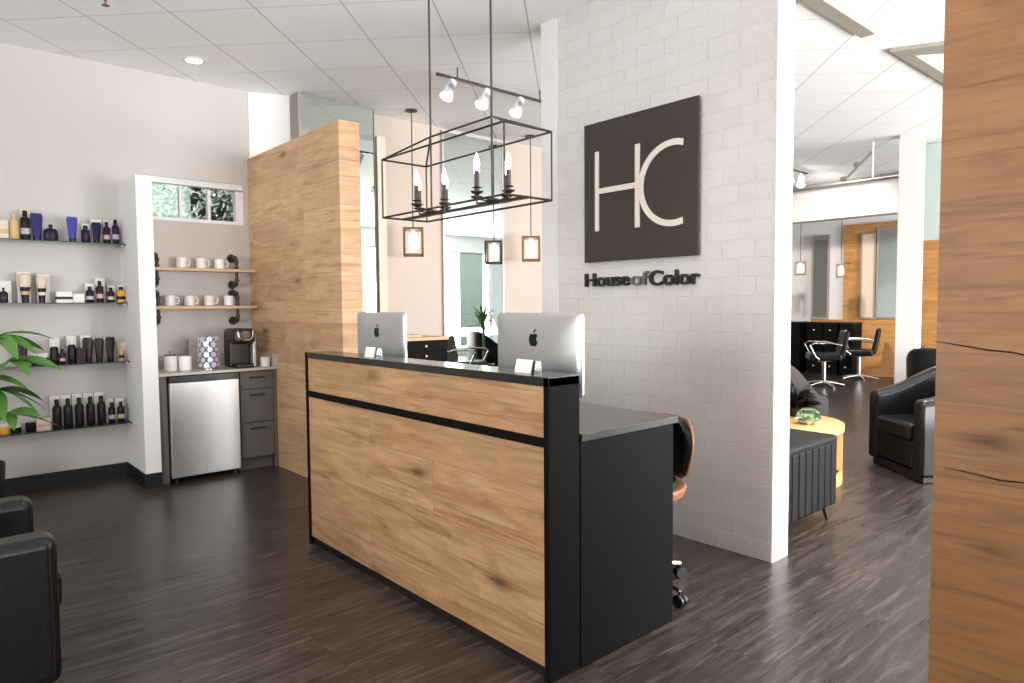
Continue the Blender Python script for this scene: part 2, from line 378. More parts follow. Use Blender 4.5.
# small window
wn = struct('window_1', MB().box(WX0, WX1, YL+.02, YL+.09, WZ0, WZ0+.03).box(WX0, WX1, YL+.02, YL+.09, WZ1-.05, WZ1).box(WX0, WX0+.05, YL+.02, YL+.09, WZ0+.03, WZ1-.065)
    .box(WX1-.065, WX1, YL+.02, YL+.09, WZ0+.03, WZ1-.065).box(1.797, 1.817, YL+.03, YL+.08, WZ0+.03, WZ1-.065).box(2.035, 2.06, YL+.03, YL+.08, WZ0+.03, WZ1-.065), M['trim'])
build('pane', MB().box(WX0+.02, WX1-.02, YL+.05, YL+.056, WZ0+.01, WZ1-.02), M['glass'], wn)
area('shrub_fill_light', (2.3, 6.95, 4.6), (2.4, 9.0, 2.7), 2.5, .8, 160)  # added lamp that brightens the shrubs beyond the small window
# shrubs outside the window
random.seed(4); hb = MB()
for k in range(5000):
    p = Vector((random.uniform(.9, 4.2), random.uniform(8.3, 9.2), random.uniform(2.0, 3.6)))
    if p.x > 2.75 and p.z < 2.55 and random.random() < .8: continue
    q = Matrix.Translation(p) @ Matrix.Rotation(random.uniform(0, 6.28), 4, Vector((random.random(), random.random(), random.random())).normalized())
    s_ = random.uniform(.02, .05); v = [hb.bm.verts.new(q @ Vector(c)) for c in ((-s_, 0, 0), (0, -s_*.5, .01), (s_, 0, 0), (0, s_*.5, .01))]; hb.bm.faces.new(v)
hb.box(.9, 4.2, 9.35, 9.5, 1.9, 3.7); hd = build('garden_shrub', hb, M['foliage']); tag(hd, 'leafy green shrub seen outside through the small high window', 'shrub', kind='stuff')

# salon far end
struct('wall_salon', MB().box(13.8, 13.94, 4.81, 9.4, 0, H), M['trim'])
struct('wall_salon_oak', MB().box(13.70, 13.799, 4.55, 5.754, 0, 2.9).box(13.72, 13.799, 5.754, 6.368, 0, 1.07), M['oak_salon'])
struct('wall_bulkhead', MB().box(11.7, 12.0, 2.9, 9.4, 2.815, H-.01), M['wall'])
struct('wall_far', MB().box(13.8, 13.94, -3, 4.81, 0, H), M['wall'])
struct('wall_end', MB().box(2.75, 14, 9.35, 9.5, 0, H), M['wall'])
struct('wall_column', MB().box(8.9, 9.06, 2.885, 3.115, 0, H), M['trim'], bevel=.004)
struct('wall_partition', MB().box(9.6, 9.74, 1.9, 3.20, 0, 2.17), M['oak_salon'])
struct('window_2', MB().box(9.62, 9.66, 1.9, 3.20, 2.17, H-.01), M['frosted'])
# grey slots in the salon ceiling
struct('trim_3', MB().box(4.0, 5.35, 2.05, 2.15, H-.03, H-.001).prism([(5.815, 2.117), (7.6, 2.10), (7.6, 2.0), (6.03, 2.02), (5.96, 1.97), (6.7, 1.3), (6.6, 1.2), (5.955, 1.80)][:4], lambda u, v, d: (u, v, d), H-.03, H-.001)
    .prism([(5.815, 2.117), (6.05, 2.02), (6.25, 1.75), (5.99, 1.75)], lambda u, v, d: (u, v, d), H-.031, H-.002), M['slot'])

# ------------------------------------------------------------------ reception desk
desk = thing('reception_desk', 'long black framed reception desk with oak plank front and lower black counter', 'desk', (1.717, 1.753, 0))
def D(name, mb, m, **k): return build(name, mb, m, desk, at=None, **k)
L = 2.032; HT = 1.137; TH = .163   # local: X depth, Y length
D('end_panel', MB().box(0, TH, 0, .028, .0, HT-.001), M['black'], bevel=.0015)
D('end_panel', MB().box(0, TH, L-.028, L, 0, HT-.001), M['black'], bevel=.0015)
D('ledge', MB().box(0, TH+.002, .0, L, HT-.034, HT), M['black_top'], bevel=.0015)
D('frame_rail', MB().box(0, .02, .028, L-.028, .878, .914), M['black'], bevel=.001)
D('front_panel', MB().box(.006, .02, .028, L-.028, .914, HT-.034), M['oak_desk'], label='upper oak plank strip')
D('front_panel', MB().box(.006, .02, .028, L-.028, .05, .878), M['oak_desk'], label='large lower oak plank panel')
D('back_panel', MB().box(TH-.02, TH, .028, L-.028, .05, HT-.034), M['black'])
D('plinth', MB().box(.02, TH-.02, .03, L-.03, .0, .055), M['baseboard'])
D('counter', MB().box(TH+.002, .78, -.010, L, .882, .911), M['black_top'], bevel=.0015)
D('side_panel', MB().box(TH+.002, .755, -.004, .022, 0, .882), M['black'], bevel=.001)
D('side_panel', MB().box(TH+.002, .755, L-.03, L-.002, 0, .882), M['black'], bevel=.001)
D('drawer_unit', MB().box(TH+.01, .70, L-.50, L-.04, .05, .87), M['black'], bevel=.002)

# ------------------------------------------------------------------ computers on the desk
def rrect(w_, h_, r, n=5):
    P = []
    for cx, cy, a0 in ((w_/2-r, h_/2-r, 0), (-w_/2+r, h_/2-r, 90), (-w_/2+r, -h_/2+r, 180), (w_/2-r, -h_/2+r, 270)):
        for k in range(n+1): a_ = R(a0+90*k/n); P.append((cx+r*math.cos(a_), cy+r*math.sin(a_)))
    return P
def apple(sc):
    pts = []
    # right-hand half with bite, left-hand half, bottom and top dips
    ctl = [(0, .36), (.12, .42), (.26, .43), (.37, .36), (.43, .27), (.35, .19), (.31, .06), (.34, -.07), (.44, -.16), (.38, -.31), (.27, -.45), (.16, -.49), (.05, -.44), (-.05, -.44), (-.16, -.49), (-.28, -.43),
           (-.39, -.24), (-.44, -.04), (-.43, .17), (-.35, .34), (-.22, .42), (-.10, .41)]
    return [(u*sc, v*sc) for u, v in ctl]
def computer(y, label):
    c = thing('desktop_computer', label, 'computer', (2.03, y, .911), 0, 'computers on the desk')
    W_, T0, Hh = .528, .456, .345; zc_ = T0-Hh/2
    # rounded back shell: rings shrink toward the camera side (-X)
    mb = MB(); rings = []
    for (dx, ins) in ((.000, 0), (-.006, 0), (-.010, .004), (-.016, .03), (-.024, .075), (-.030, .12)):
        rings.append([Vector((dx, u, zc_+v)) for u, v in rrect(W_-2*ins, Hh-2*ins*.7, max(.016, .016+ins*.3))])
    V = [[mb.bm.verts.new(p) for p in r] for r in rings]
    for a_, b_ in zip(V, V[1:]):
        for k in range(len(a_)): mb.bm.faces.new((a_[k], a_[(k+1) % len(a_)], b_[(k+1) % len(a_)], b_[k]))
    mb.bm.faces.new(V[0]); mb.bm.faces.new(V[-1][::-1])
    sh = build('back_shell', mb, M['alu'], c, smooth=True)
    build('screen', MB().prism(rrect(W_-.01, Hh-.01, .012), lambda u, v, d: (d, u, zc_+v), .0005, .003), M['logo'], c)
    build('bezel', MB().prism(rrect(W_, Hh, .016), lambda u, v, d: (d, u, zc_+v), .0001, .0025), M['alu_edge'], c)
    mb = MB().prism(apple(.060), lambda u, v, d: (d, u*-1, T0-.115+v), -.0315, -.0295)
    mb.prism([(.0, .030), (.004, .040), (.014, .048), (.013, .038), (.005, .031)], lambda u, v, d: (d, -u, T0-.115+v), -.0315, -.0295)
    build('apple_logo', mb, M['logo'], c, label='black apple emblem')
    # stand
    mb = MB(); rows = []
    for (x_, z_) in ((-.03, .20), (-.045, .16), (-.055, .10), (-.06, .02), (-.058, .008), (.10, .006)):
        rows.append([(x_, -.085, z_), (x_, .085, z_)])
    mb.grid(rows); ob = build('stand', mb, M['alu'], c, smooth=True); sm = ob.modifiers.new('s', 'SOLIDIFY'); sm.thickness = .005; sm.offset = 1
    return c
computer(3.447, 'silver desktop computer at the far end of the reception desk, beside the oak wall')
computer(2.134, 'silver desktop computer nearest the brick wall, larger in view, on the reception desk')
def card_holder(y, label):
    c = thing('card_holder', label, 'card holder', (1.80, y, 1.137), 0, 'card holders on the desk ledge')
    prof = [(-.022, 0), (-.010, .048), (.016, .048), (.022, 0)]
    build('stand', MB().prism(prof, lambda u, v, d: (u, d, v), -.058, .058), M['glass_shelf'], c)
    build('card_stack', MB().prism([(-.030, .0005), (-.017, .052), (-.010, .052), (-.023, .0005)], lambda u, v, d: (u, d, v), -.045, .045), M['card'], c, bevel=.001)
card_holder(3.14, 'small white business card holder in front of the far computer')
card_holder(1.955, 'small white business card holder in front of the near computer')
ms = thing('desk_mouse', 'small white mouse on the lower counter behind the desk end', 'computer mouse', (1.935, 1.86, .911))
build('shell', MB().sphere((0, 0, .006), .03, 1, .62, .45), M['white'], ms, smooth=True)

# ------------------------------------------------------------------ the wall sign
sg = thing('wall_sign', 'square dark bronze sign with cream HC letters on the brick wall', 'sign', (3.43, 2.68, 1.680))
def SP(u, v, d): return (-d, u-2.68, v-1.680)          # u = world Y, v = world Z, d = out from the wall
def sgn(pl, d0, d1, m, name, **k): return build(name, MB().prism(pl, SP, d0, d1), m, sg, **k)
sgn([(2.2435, 1.680), (3.118, 1.680), (3.118, 2.5815), (2.2435, 2.5815)], .018, .034, M['bronze'], 'board', bevel=.001)
for zz in (.2, .65): build('mount', MB().box(-.018, -.0005, -.3, .3, zz, zz+.05), M['iron'], sg)
hb = MB().prism([(3.018, 1.880), (3.018, 2.392), (2.988, 2.392), (2.988, 1.880)], SP, .034, .042)
hb.prism([(2.690, 1.876), (2.690, 2.384), (2.655, 2.384), (2.655, 1.876)], SP, .034, .042)
hb.prism([(2.989, 2.118), (2.989, 2.153), (2.689, 2.153), (2.689, 2.118)], SP, .034, .042)
build('letter_h', hb, M['letter'], sg)
arc = []; cy_, cz_, ro_, ri_ = 2.412, 2.113, .254, .217
for k in range(41):
    a_ = R(-106 + 212*k/40); arc.append((cy_ + ro_*math.cos(a_), cz_ + ro_*math.sin(a_)))
for k in range(40, -1, -1):
    a_ = R(-108 + 216*k/40); arc.append((cy_ + ri_*math.cos(a_), cz_ + ri_*math.sin(a_)))
build('letter_c', MB().prism(arc, SP, .0342, .0422), M['letter'], sg)
# raised shop name below
nm = thing('shop_name', 'raised charcoal lettering HouseofColor on the brick wall below the square sign', 'lettering', (3.43, 2.68, 1.515))
def word(txt, y0, y1, z0, h, m, off):
    cu = bpy.data.curves.new(txt+'_lettering', 'FONT'); cu.body = txt; cu.size = 1; cu.extrude = .012; cu.offset = off*.75; cu.space_character = .98
    tmp = bpy.data.objects.new('lettering', cu); C.objects.link(tmp)
    bpy.context.view_layer.update(); me = bpy.data.meshes.new_from_object(tmp.evaluated_get(bpy.context.evaluated_depsgraph_get()))
    bpy.data.objects.remove(tmp); bpy.data.curves.remove(cu)
    xs = [v.co.x for v in me.vertices]; x0_, x1_ = min(xs), max(xs); sx = (y0-y1)/(x1_-x0_); sz = h/.72
    for v in me.vertices:
        a_, b_, c_ = v.co; v.co = (-c_-.014, y0-2.68-(a_-x0_)*sx, z0-1.515+b_*sz)
    me.materials.clear(); me.materials.append(m)
    o = bpy.data.objects.new('lettering_word', me); C.objects.link(o); o.parent = nm
    return o
word('House', 3.127, 2.752, 1.522, .088, M['letter_dark'], .022)
word('of', 2.742, 2.602, 1.520, .088, M['letter_grey'], .008)
word('Color', 2.595, 2.240, 1.516, .092, M['letter_dark'], .022)

# ------------------------------------------------------------------ chandelier over the desk
ch = thing('chandelier', 'long open frame iron chandelier with eight candle bulbs above the desk', 'chandelier', (2.15, 2.83, H))
ZT, ZB = 2.213-H, 1.894-H; X0, X1, Y0, Y1 = -.15, .145, -.515, .525; xm = -.01; zr = 2.31-H; q = .0055
mb = MB()
def bar(a_, b_, r=q): mb.cyl(a_, b_, r, n=4)
for zz in (ZT, ZB):
    bar((X0, Y0, zz), (X0, Y1, zz)); bar((X1, Y0, zz), (X1, Y1, zz)); bar((X0, Y0, zz), (X1, Y0, zz)); bar((X0, Y1, zz), (X1, Y1, zz))
for xx in (X0, X1):
    for yy in (Y0, Y1): bar((xx, yy, ZB), (xx, yy, ZT))
build('frame', mb, M['iron'], ch)
R0, R1 = -.262, .252
mb = MB(); bar((xm, R0, zr), (xm, R1, zr))
for xx in (X0, X1): bar((xx, Y0, ZT), (xm, R0, zr), .0055); bar((xx, Y1, ZT), (xm, R1, zr), .0055)
build('roof_bars', mb, M['iron'], ch)
for yy in (R0, R1): build('rod', MB().cyl((xm, yy, ZB+.015), (xm, yy, -.02), .0055, n=10), M['iron'], ch)
build('canopy', MB().box(xm-.06, xm+.06, R0-.1, R1+.1, -.025, -.0005), M['iron'], ch, bevel=.003)
build('bottom_bar', MB().box(xm-.012, xm+.012, Y0, Y1, ZB-.005, ZB+.007), M['iron'], ch)
for yy in (R0, R1):
    mb = MB().lathe([(.03, 0), (.034, .008), (.03, .016), (.012, .02)], (xm, yy, ZB+.006))
    for dx, dy in ((.095, 0), (-.095, 0), (0, .12), (0, -.12)): mb.tube([(xm, yy, ZB+.014), (xm+dx*.5, yy+dy*.5, ZB+.010), (xm+dx, yy+dy, ZB+.016), (xm+dx, yy+dy, ZB+.05)], .005)
    build('hub', mb, M['iron'], ch, smooth=True)
    for dx, dy in ((.095, 0), (-.095, 0), (0, .12), (0, -.12)):
        b_ = (xm+dx, yy+dy, ZB+.045)
        cd = build('candle', MB().lathe([(.009, -.012), (.030, 0), (.031, .004), (.012, .005), (.012, .018), (.026, .022), (.012, .026), (.0115, .098), (.006, .103)], b_), M['iron'], ch, smooth=True)
        build('bulb', MB().lathe([(.006, .103), (.012, .117), (.015, .133), (.011, .155), (.005, .173), (.0008, .185)], b_), M['flame'], cd, smooth=True)

# ------------------------------------------------------------------ pendants
def lantern(x_, y_, ztop, w_, h_, label, rz=0, zc=H):
    p = thing('pendant_lantern', label, 'pendant lamp', (x_, y_, zc), R(rz), 'box lantern pendants')
    zt = ztop-zc; a_ = w_/2; t_ = .011
    build('canopy', MB().lathe([(.06, -.0005), (.062, -.012), (.02, -.022)]), M['iron'], p, smooth=True)
    build('cord', MB().cyl((0, 0, -.02), (0, 0, zt+.01), .0065, n=6), M['iron'], p)
    mb = MB().box(-a_, a_, -a_, a_, zt-.022, zt+.0)
    for sx in (-1, 1):
        for sy in (-1, 1): mb.box(sx*a_-t_*sx*2, sx*a_, sy*a_-t_*sy*2, sy*a_, zt-h_, zt-.02)
    for s_ in (-1, 1):
        mb.box(-a_, a_, s_*a_-s_*.022, s_*a_, zt-h_, zt-h_+.02); mb.box(s_*a_-s_*.022, s_*a_, -a_, a_, zt-h_, zt-h_+.02)
    build('frame', mb, M['lantern'], p)
    build('glass_shade', MB().lathe([(.001, -h_+.05), (a_*.40, -h_+.055), (a_*.46, -h_+.09), (a_*.44, -.075), (a_*.2, -.04), (.001, -.024)], (0, 0, zt)), M['lamp_glow'], p, smooth=True)
    return p
lantern(3.885, 5.93, 2.195, .205, .285, 'box lantern pendant beside the oak wall, left of the mirror', rz=-33)
lantern(5.53, 5.93, 2.205, .215, .285, 'box lantern pendant partly behind the far edge of the brick wall', rz=-43)
lantern(12.2, 5.89, 2.15, .20, .24, 'left of the two box lanterns far across the salon', rz=-64)
lantern(12.2, 5.16, 2.075, .17, .24, 'right of the two box lanterns far across the salon', rz=-66)

# ------------------------------------------------------------------ track lights
def head(p_, d_, par, r=.035, l=.13):
    d_ = Vector(d_).normalized(); p_ = Vector(p_); u = d_
    h_ = build('lamp_head', MB().cyl(p_, p_+u*l*.45, r*.72, r*.8, 18).cyl(p_+u*l*.45, p_+u*l, r*.8, r*1.15, 18, caps=False).cyl(p_-Vector((0, 0, -.05)), p_, .008, n=8), M['trim'], par, smooth=True)
    build('lamp_lens', MB().cyl(p_+u*l*.78, p_+u*l*.84, r*.98, n=18), M['down_glow'], h_)
    return h_
tk = thing('track_light', 'track light with three white spot heads on the ceiling above the chandelier', 'track light', (3.85, 4.64, H))
build('rail', MB().box(-.56, .72, -.012, .012, -.105, -.085).cyl((-.35, 0, -.09), (-.35, 0, 0), .006).cyl((.6, 0, -.09), (.6, 0, 0), .006), M['iron'], tk)
for xx in (-.40, -.03, .36): head((xx, 0, -.125), (-.5, -.1, -.9), tk, r=.05, l=.165)
tk = thing('track_light', 'small track light at the left of the salon ceiling, partly behind the brick wall edge', 'track light', (9.6, 4.7, H))
build('rail', MB().box(-.3, .3, -.012, .012, -.105, -.085).cyl((-.2, 0, -.09), (-.2, 0, 0), .006), M['iron'], tk)
for xx in (-.2, .12): head((xx, 0, -.16), (-.5, -.2, -.8), tk, r=.05, l=.16)
tk = thing('track_light', 'angled bronze track with a drop rod under the salon ceiling', 'track light', (9.0, 3.62, H))
build('rail', MB().cyl((0, -.16, -.12), (0, .16, -.42), .018, n=8).box(-.03, .03, .0, .05, -.27, -.22).box(-.04, .04, .13, .2, -.43, -.38), M['slot'], tk)
build('rod', MB().cyl((0, -.17, -.45), (0, -.17, -.001), .014, n=8), M['trim'], tk)
def beam(loc, tgt, e, ang=80):
    d = bpy.data.lights.new('spot_beam', 'SPOT'); d.energy = e; d.color = (1, .9, .8); d.spot_size = R(ang); d.spot_blend = .9; d.shadow_soft_size = .08
    o = bpy.data.objects.new('spot_beam', d); C.objects.link(o); o.location = loc; o.rotation_euler = (Vector(tgt)-Vector(loc)).to_track_quat('-Z', 'Y').to_euler()
beam((9.3, 4.55, 3.12), (11.7, 5.0, 2.7), 90); beam((9.7, 4.6, 3.12), (13.8, 5.6, 1.8), 550, 75)
pp = build('ceiling_conduit', MB().cyl((11.3, 3.4, 3.32), (11.3, 6.6, 3.32), .045, n=12).cyl((11.3, 4.2, 3.32), (11.3, 4.2, 3.38), .012, n=8).cyl((11.3, 5.6, 3.32), (11.3, 5.6, 3.38), .012, n=8), M['steel'], smooth=True)
tag(pp, 'long silver conduit pipe along the salon bulkhead', 'pipe')
dl = thing('ceiling_downlight', 'round recessed ceiling light above the product shelves', 'ceiling light', (1.783, 5.853, H))
build('trim_ring', MB().lathe([(.085, -.0005), (.09, -.006), (.066, -.008), (.064, -.0005)]), M['trim'], dl, smooth=True)
build('lens', MB().lathe([(.001, -.004), (.063, -.004)]), M['down_glow'], dl)
sp_ = bpy.data.lights.new('downlight_and_fill_beam', 'SPOT'); sp_.energy = 12; sp_.color = (1, .85, .7); sp_.spot_size = R(110); sp_.spot_blend = .8; sp_.shadow_soft_size = .06
so = bpy.data.objects.new('downlight_and_fill_beam', sp_); C.objects.link(so); so.location = (1.783, 5.853, H-.02)
for k, (x_, y_, e_) in enumerate(((2.1, .9, 45), (1.2, 2.6, 45), (4.9, 1.1, 230), (6.9, 1.5, 150))):  # unseen copies with spots, added to brighten the brick, desk end and floors
    d2 = dup(dl, (x_, y_, H), label='added ceiling fill light ' + ('near the brick wall corner, above the view', 'over the lobby floor, above the view', 'at the salon entrance, above the view', 'over the salon armchairs, hidden by the oak panel')[k])
    l2 = bpy.data.lights.new('downlight_and_fill_beam', 'SPOT'); l2.energy = e_; l2.color = (1, .93, .86); l2.spot_size = R(150); l2.spot_blend = .7; l2.shadow_soft_size = .07
    o2 = bpy.data.objects.new('downlight_and_fill_beam', l2); C.objects.link(o2); o2.location = (x_, y_, H-.02)
sk = thing('ceiling_sprinkler', 'small brass sprinkler head hanging at the top left of the ceiling', 'sprinkler', (1.0, 4.99, H))
build('escutcheon', MB().lathe([(.034, -.0005), (.036, -.006), (.014, -.012)]), M['chrome'], sk, smooth=True)
build('body', MB().lathe([(.012, -.01), (.012, -.04), (.007, -.05), (.006, -.066), (.022, -.07), (.022, -.074), (.002, -.075)]), M['lantern'], sk, smooth=True)

# ------------------------------------------------------------------ coffee niche
Y_C = 5.80
wt = thing('niche_counter', 'beige stone counter with low backsplash above the small fridge', 'countertop', (1.45, Y_C, .862))
build('slab', MB().box(-.017, .933, 0, .594, 0, .022), M['counter'], wt, bevel=.002)
bs = build('backsplash', MB().box(1.433, 2.383, 6.375, 6.396, .885, .99), M['counter'], bevel=.001, at=(1.9, 6.38, .885)); tag(bs, 'low beige stone backsplash along the wall behind the canisters', 'backsplash')
bs = build('side_splash', MB().box(2.366, 2.383, 5.80, 6.373, .885, .99), M['counter'], bevel=.001, at=(2.375, 6.1, .885)); tag(bs, 'short beige stone side splash against the oak wall', 'backsplash')
fp = thing('filler_panel', 'narrow grey filler panel between the white pillar and the fridge', 'panel', (1.433, 5.84, 0))
build('panel', MB().box(0, .062, 0, .02, 0, .86), M['grey_cab'], fp, bevel=.001)
dr = thing('drawer_cabinet', 'grey three drawer base cabinet beside the oak wall', 'cabinet', (2.062, 5.84, 0))
build('body', MB().box(0, .32, .02, .5, .105, .858).box(.29, .32, 0, .02, .0, .858), M['grey_cab'], dr)
build('kick', MB().box(0, .30, .07, .09, 0, .105), M['grey_cab'], dr)
for z0_, z1_ in ((.705, .852), (.418, .697), (.112, .410)):
    d_ = build('drawer', MB().box(.006, .286, 0, .019, z0_, z1_), M['grey_cab'], dr, bevel=.0015)
    zz = z1_-.045 if z1_ < .8 else z1_-.05
    build('handle', MB().cyl((.075, -.028, zz), (.205, -.028, zz), .006, n=8).cyl((.09, 0, zz), (.09, -.028, zz), .005, n=8).cyl((.19, 0, zz), (.19, -.028, zz), .005, n=8), M['plastic_black'], d_)
fg = thing('mini_fridge', 'small stainless steel under-counter fridge with black top grip', 'fridge', (1.502, 5.80, 0))
build('cabinet', MB().box(.003, .537, .05, .53, .035, .855), M['plastic_black'], fg, bevel=.004)
dd = build('door', MB().box(0, .54, -.01, .045, .045, .806), M['steel'], fg, bevel=.006)
build('grip', MB().box(0, .54, -.008, .046, .808, .856).box(.19, .35, -.012, -.008, .815, .828), M['plastic_black'], fg, bevel=.004)
build('lock', MB().cyl((.27, -.015, .10), (.27, -.009, .10), .010, n=14), M['chrome'], dd)
for xx in (.04, .5):
    for yy in (.02, .48): build('foot', MB().cyl((xx, yy, 0), (xx, yy, .036), .014, n=10), M['plastic_black'], fg)

ZC = .8845
def canister(x_, y_, r_, h_, label, lid=False):
    c = thing('canister', label, 'canister', (x_, y_, ZC))
    build('body', MB().lathe([(r_*.9, 0), (r_, .008), (r_, h_*.95), (r_*.93, h_), (r_*.86, h_), (r_*.86, h_*.9), (.001, h_*.9)]), M['white'], c, smooth=True)
    if lid: build('lid', MB().lathe([(r_*.95, h_), (r_*.8, h_+.012), (r_*.15, h_+.016), (r_*.12, h_+.026), (r_*.25, h_+.034), (.001, h_+.038)]), M['glass_shelf'], c, smooth=True)
    return c
canister(1.575, 6.02, .050, .125, 'white lidded canister at the left end of the coffee counter', True)
canister(1.688, 6.03, .052, .115, 'open white canister second from left on the coffee counter')
bx = build('napkin_box', MB().box(1.775, 1.885, 6.20, 6.27, ZC, ZC+.24), M['counter'], bevel=.002, at=(1.83, 6.235, ZC))
tag(bx, 'upright beige box behind the pod rack on the coffee counter', 'box')
pr_ = thing('pod_rack', 'round chrome spinning rack for coffee pods on the counter', 'pod rack', (1.867, 5.99, ZC))
build('base', MB().lathe([(.062, 0), (.062, .006), (.012, .012), (.012, .27), (.02, .275), (.001, .285)]), M['chrome'], pr_, smooth=True)
mb = MB()
for lv in range(6):
    z_ = .03+lv*.043
    mb.tube([(.042*math.cos(2*PI*k/16), .042*math.sin(2*PI*k/16), z_) for k in range(16)], .0016, 5, closed=True)
for k in range(8): mb.cyl((.042*math.cos(PI/4*k), .042*math.sin(PI/4*k), .01), (.042*math.cos(PI/4*k), .042*math.sin(PI/4*k), .27), .0016, n=5)
build('wire_cage', mb, M['chrome'], pr_)
M['pod_silver'] = mat('silver_foil', (.58, .62, .64), .25, metal=.5); M['pod_purple'] = mat('purple_foil', (.58, .50, .64), .3, metal=.3); M['pod_teal'] = mat('teal_foil', (.50, .57, .60), .3, metal=.3)
pod0 = {}
for lv in range(6):
    for k in range(9):
        a_ = 2*PI*k/9 + (lv % 2)*.35; ca, sa = math.cos(a_), math.sin(a_)
        if sa > .5: continue
        kind = 'purple' if abs(math.atan2(-sa, ca) - .95) < .45 else ('teal' if abs(math.atan2(-sa, ca)-2.4) < .4 else 'silver')
        loc = (1.867+ca*.046, 5.99+sa*.046, ZC+.034+lv*.043)
        if kind not in pod0:
            o = build('coffee_pod', MB().cyl((0, 0, 0), (.034, 0, 0), .014, .019, 14).cyl((.034, 0, 0), (.036, 0, 0), .0215, n=14), M['pod_'+kind])
            tag(o, kind+' foil coffee pod clipped in the spinning rack', 'coffee pod', kind+' coffee pods in the rack'); pod0[kind] = o
        else:
            o = pod0[kind].copy(); C.objects.link(o)
        o.location = loc; o.rotation_euler = (0, -.15, a_)
cm = thing('coffee_maker', 'black single cup coffee machine with silver handle on the counter', 'coffee maker', (2.135, 6.0, ZC))
build('body', MB().box(-.10, .075, -.02, .13, .0, .30), M['plastic_black'], cm, bevel=.02, seg=3)
build('head', MB().box(-.105, .08, -.16, .12, .205, .335), M['plastic_black'], cm, bevel=.035, seg=4)
build('drip_tray', MB().box(-.085, .06, -.15, .0, 0, .035), M['plastic_black'], cm, bevel=.008)
build('handle', MB().tube([(-.075, -.165, .315), (-.07, -.172, .265), (-.045, -.176, .24), (.02, -.176, .24), (.045, -.172, .265), (.05, -.165, .315)], .008, 8), M['chrome'], cm, smooth=True)
build('brew_panel', MB().cyl((-.0125, -.168, .285), (-.0125, -.158, .285), .035, n=20), M['lantern'], cm, smooth=True)
build('water_tank', MB().box(.078, .112, -.08, .11, .0, .30), M['alu'], cm, bevel=.01)
cp = thing('sugar_cup', 'small white cup holding orange packets beside the coffee machine', 'cup', (2.312, 5.90, ZC))
build('cup', MB().lathe([(.036, 0), (.040, .005), (.042, .08), (.039, .08), (.037, .012), (.001, .010)]), M['white'], cp, smooth=True)
M['orange'] = mat('orange_paper', (.75, .38, .15), .6)
build('packets', MB().box(-.025, -.02, -.02, .02, .02, .098).box(-.012, -.007, -.022, .018, .02, .09).box(.0, .005, -.018, .02, .02, .094), M['orange'], cp)

# pipe shelves with mugs
for zz, lb, top in ((1.715, 'upper pine shelf on black pipe brackets in the coffee niche', 1.846), (1.39, 'lower pine shelf on black pipe brackets in the coffee niche', 1.527)):
    s_ = thing('pipe_shelf', lb, 'shelf', (1.57, YL, zz))
    build('board', MB().box(-.12, .80, -.20, -.035, .0, .026), M['shelf_wood'], s_, bevel=.002)
    for xx in (-.01, .645):
        z1_ = top-zz; z0_ = -.11
        mb = MB().tube([(xx, -.001, z1_), (xx, -.10, z1_), (xx, -.125, z1_-.008), (xx, -.135, z1_-.035), (xx, -.135, z0_+.035), (xx, -.125, z0_+.008), (xx, -.10, z0_), (xx, -.001, z0_)], .0135, 12)
        for z_ in (z1_, z0_): mb.cyl((xx, -.001, z_), (xx, -.010, z_), .038, n=20).cyl((xx, -.012, z_), (xx, -.03, z_), .02, n=14)
        for z_ in (z1_-.04, z0_+.04): mb.cyl((xx, -.135, z_-.012), (xx, -.135, z_+.012), .019, n=14)
        mb.cyl((xx, -.135, .028), (xx, -.135, .05), .019, n=14).cyl((xx, -.09, z1_), (xx, -.11, z1_), .019, n=14).cyl((xx, -.09, z0_), (xx, -.11, z0_), .019, n=14)
        build('pipe_bracket', mb, M['iron'], s_, smooth=True)
def make_mug(x_, z_, label):
    m_ = thing('coffee_mug', label, 'mug', (x_, YL-.105, z_), 0, 'white mugs on the pipe shelves')
    build('cup', MB().lathe([(.036, 0), (.042, .004), (.043, .088), (.040, .09), (.038, .086), (.037, .012), (.001, .010)], n=24), M['white'], m_, smooth=True)
    build('handle', MB().tube([(.042*1, 0, .072), (.062, 0, .076), (.073, 0, .062), (.073, 0, .038), (.062, 0, .02), (.041, 0, .022)], .006, 8), M['white'], m_, smooth=True)
    return m_
mug0 = None
for z_, xs, sh in ((1.7412, (1.757, 1.920, 2.078), 'upper'), (1.4162, (1.658, 1.815, 1.980, 2.150), 'lower')):
    names = {3: ('leftmost', 'middle', 'rightmost'), 4: ('leftmost', 'second from left', 'third from left', 'rightmost, in front of the pipe')}[len(xs)]
    for x_, nn in zip(xs, names):
        lb = 'white coffee mug on the %s pipe shelf, %s' % (sh, nn)
        if mug0 is None: mug0 = make_mug(x_, z_, lb)
        else: dup(mug0, (x_, YL-.105, z_), label=lb)

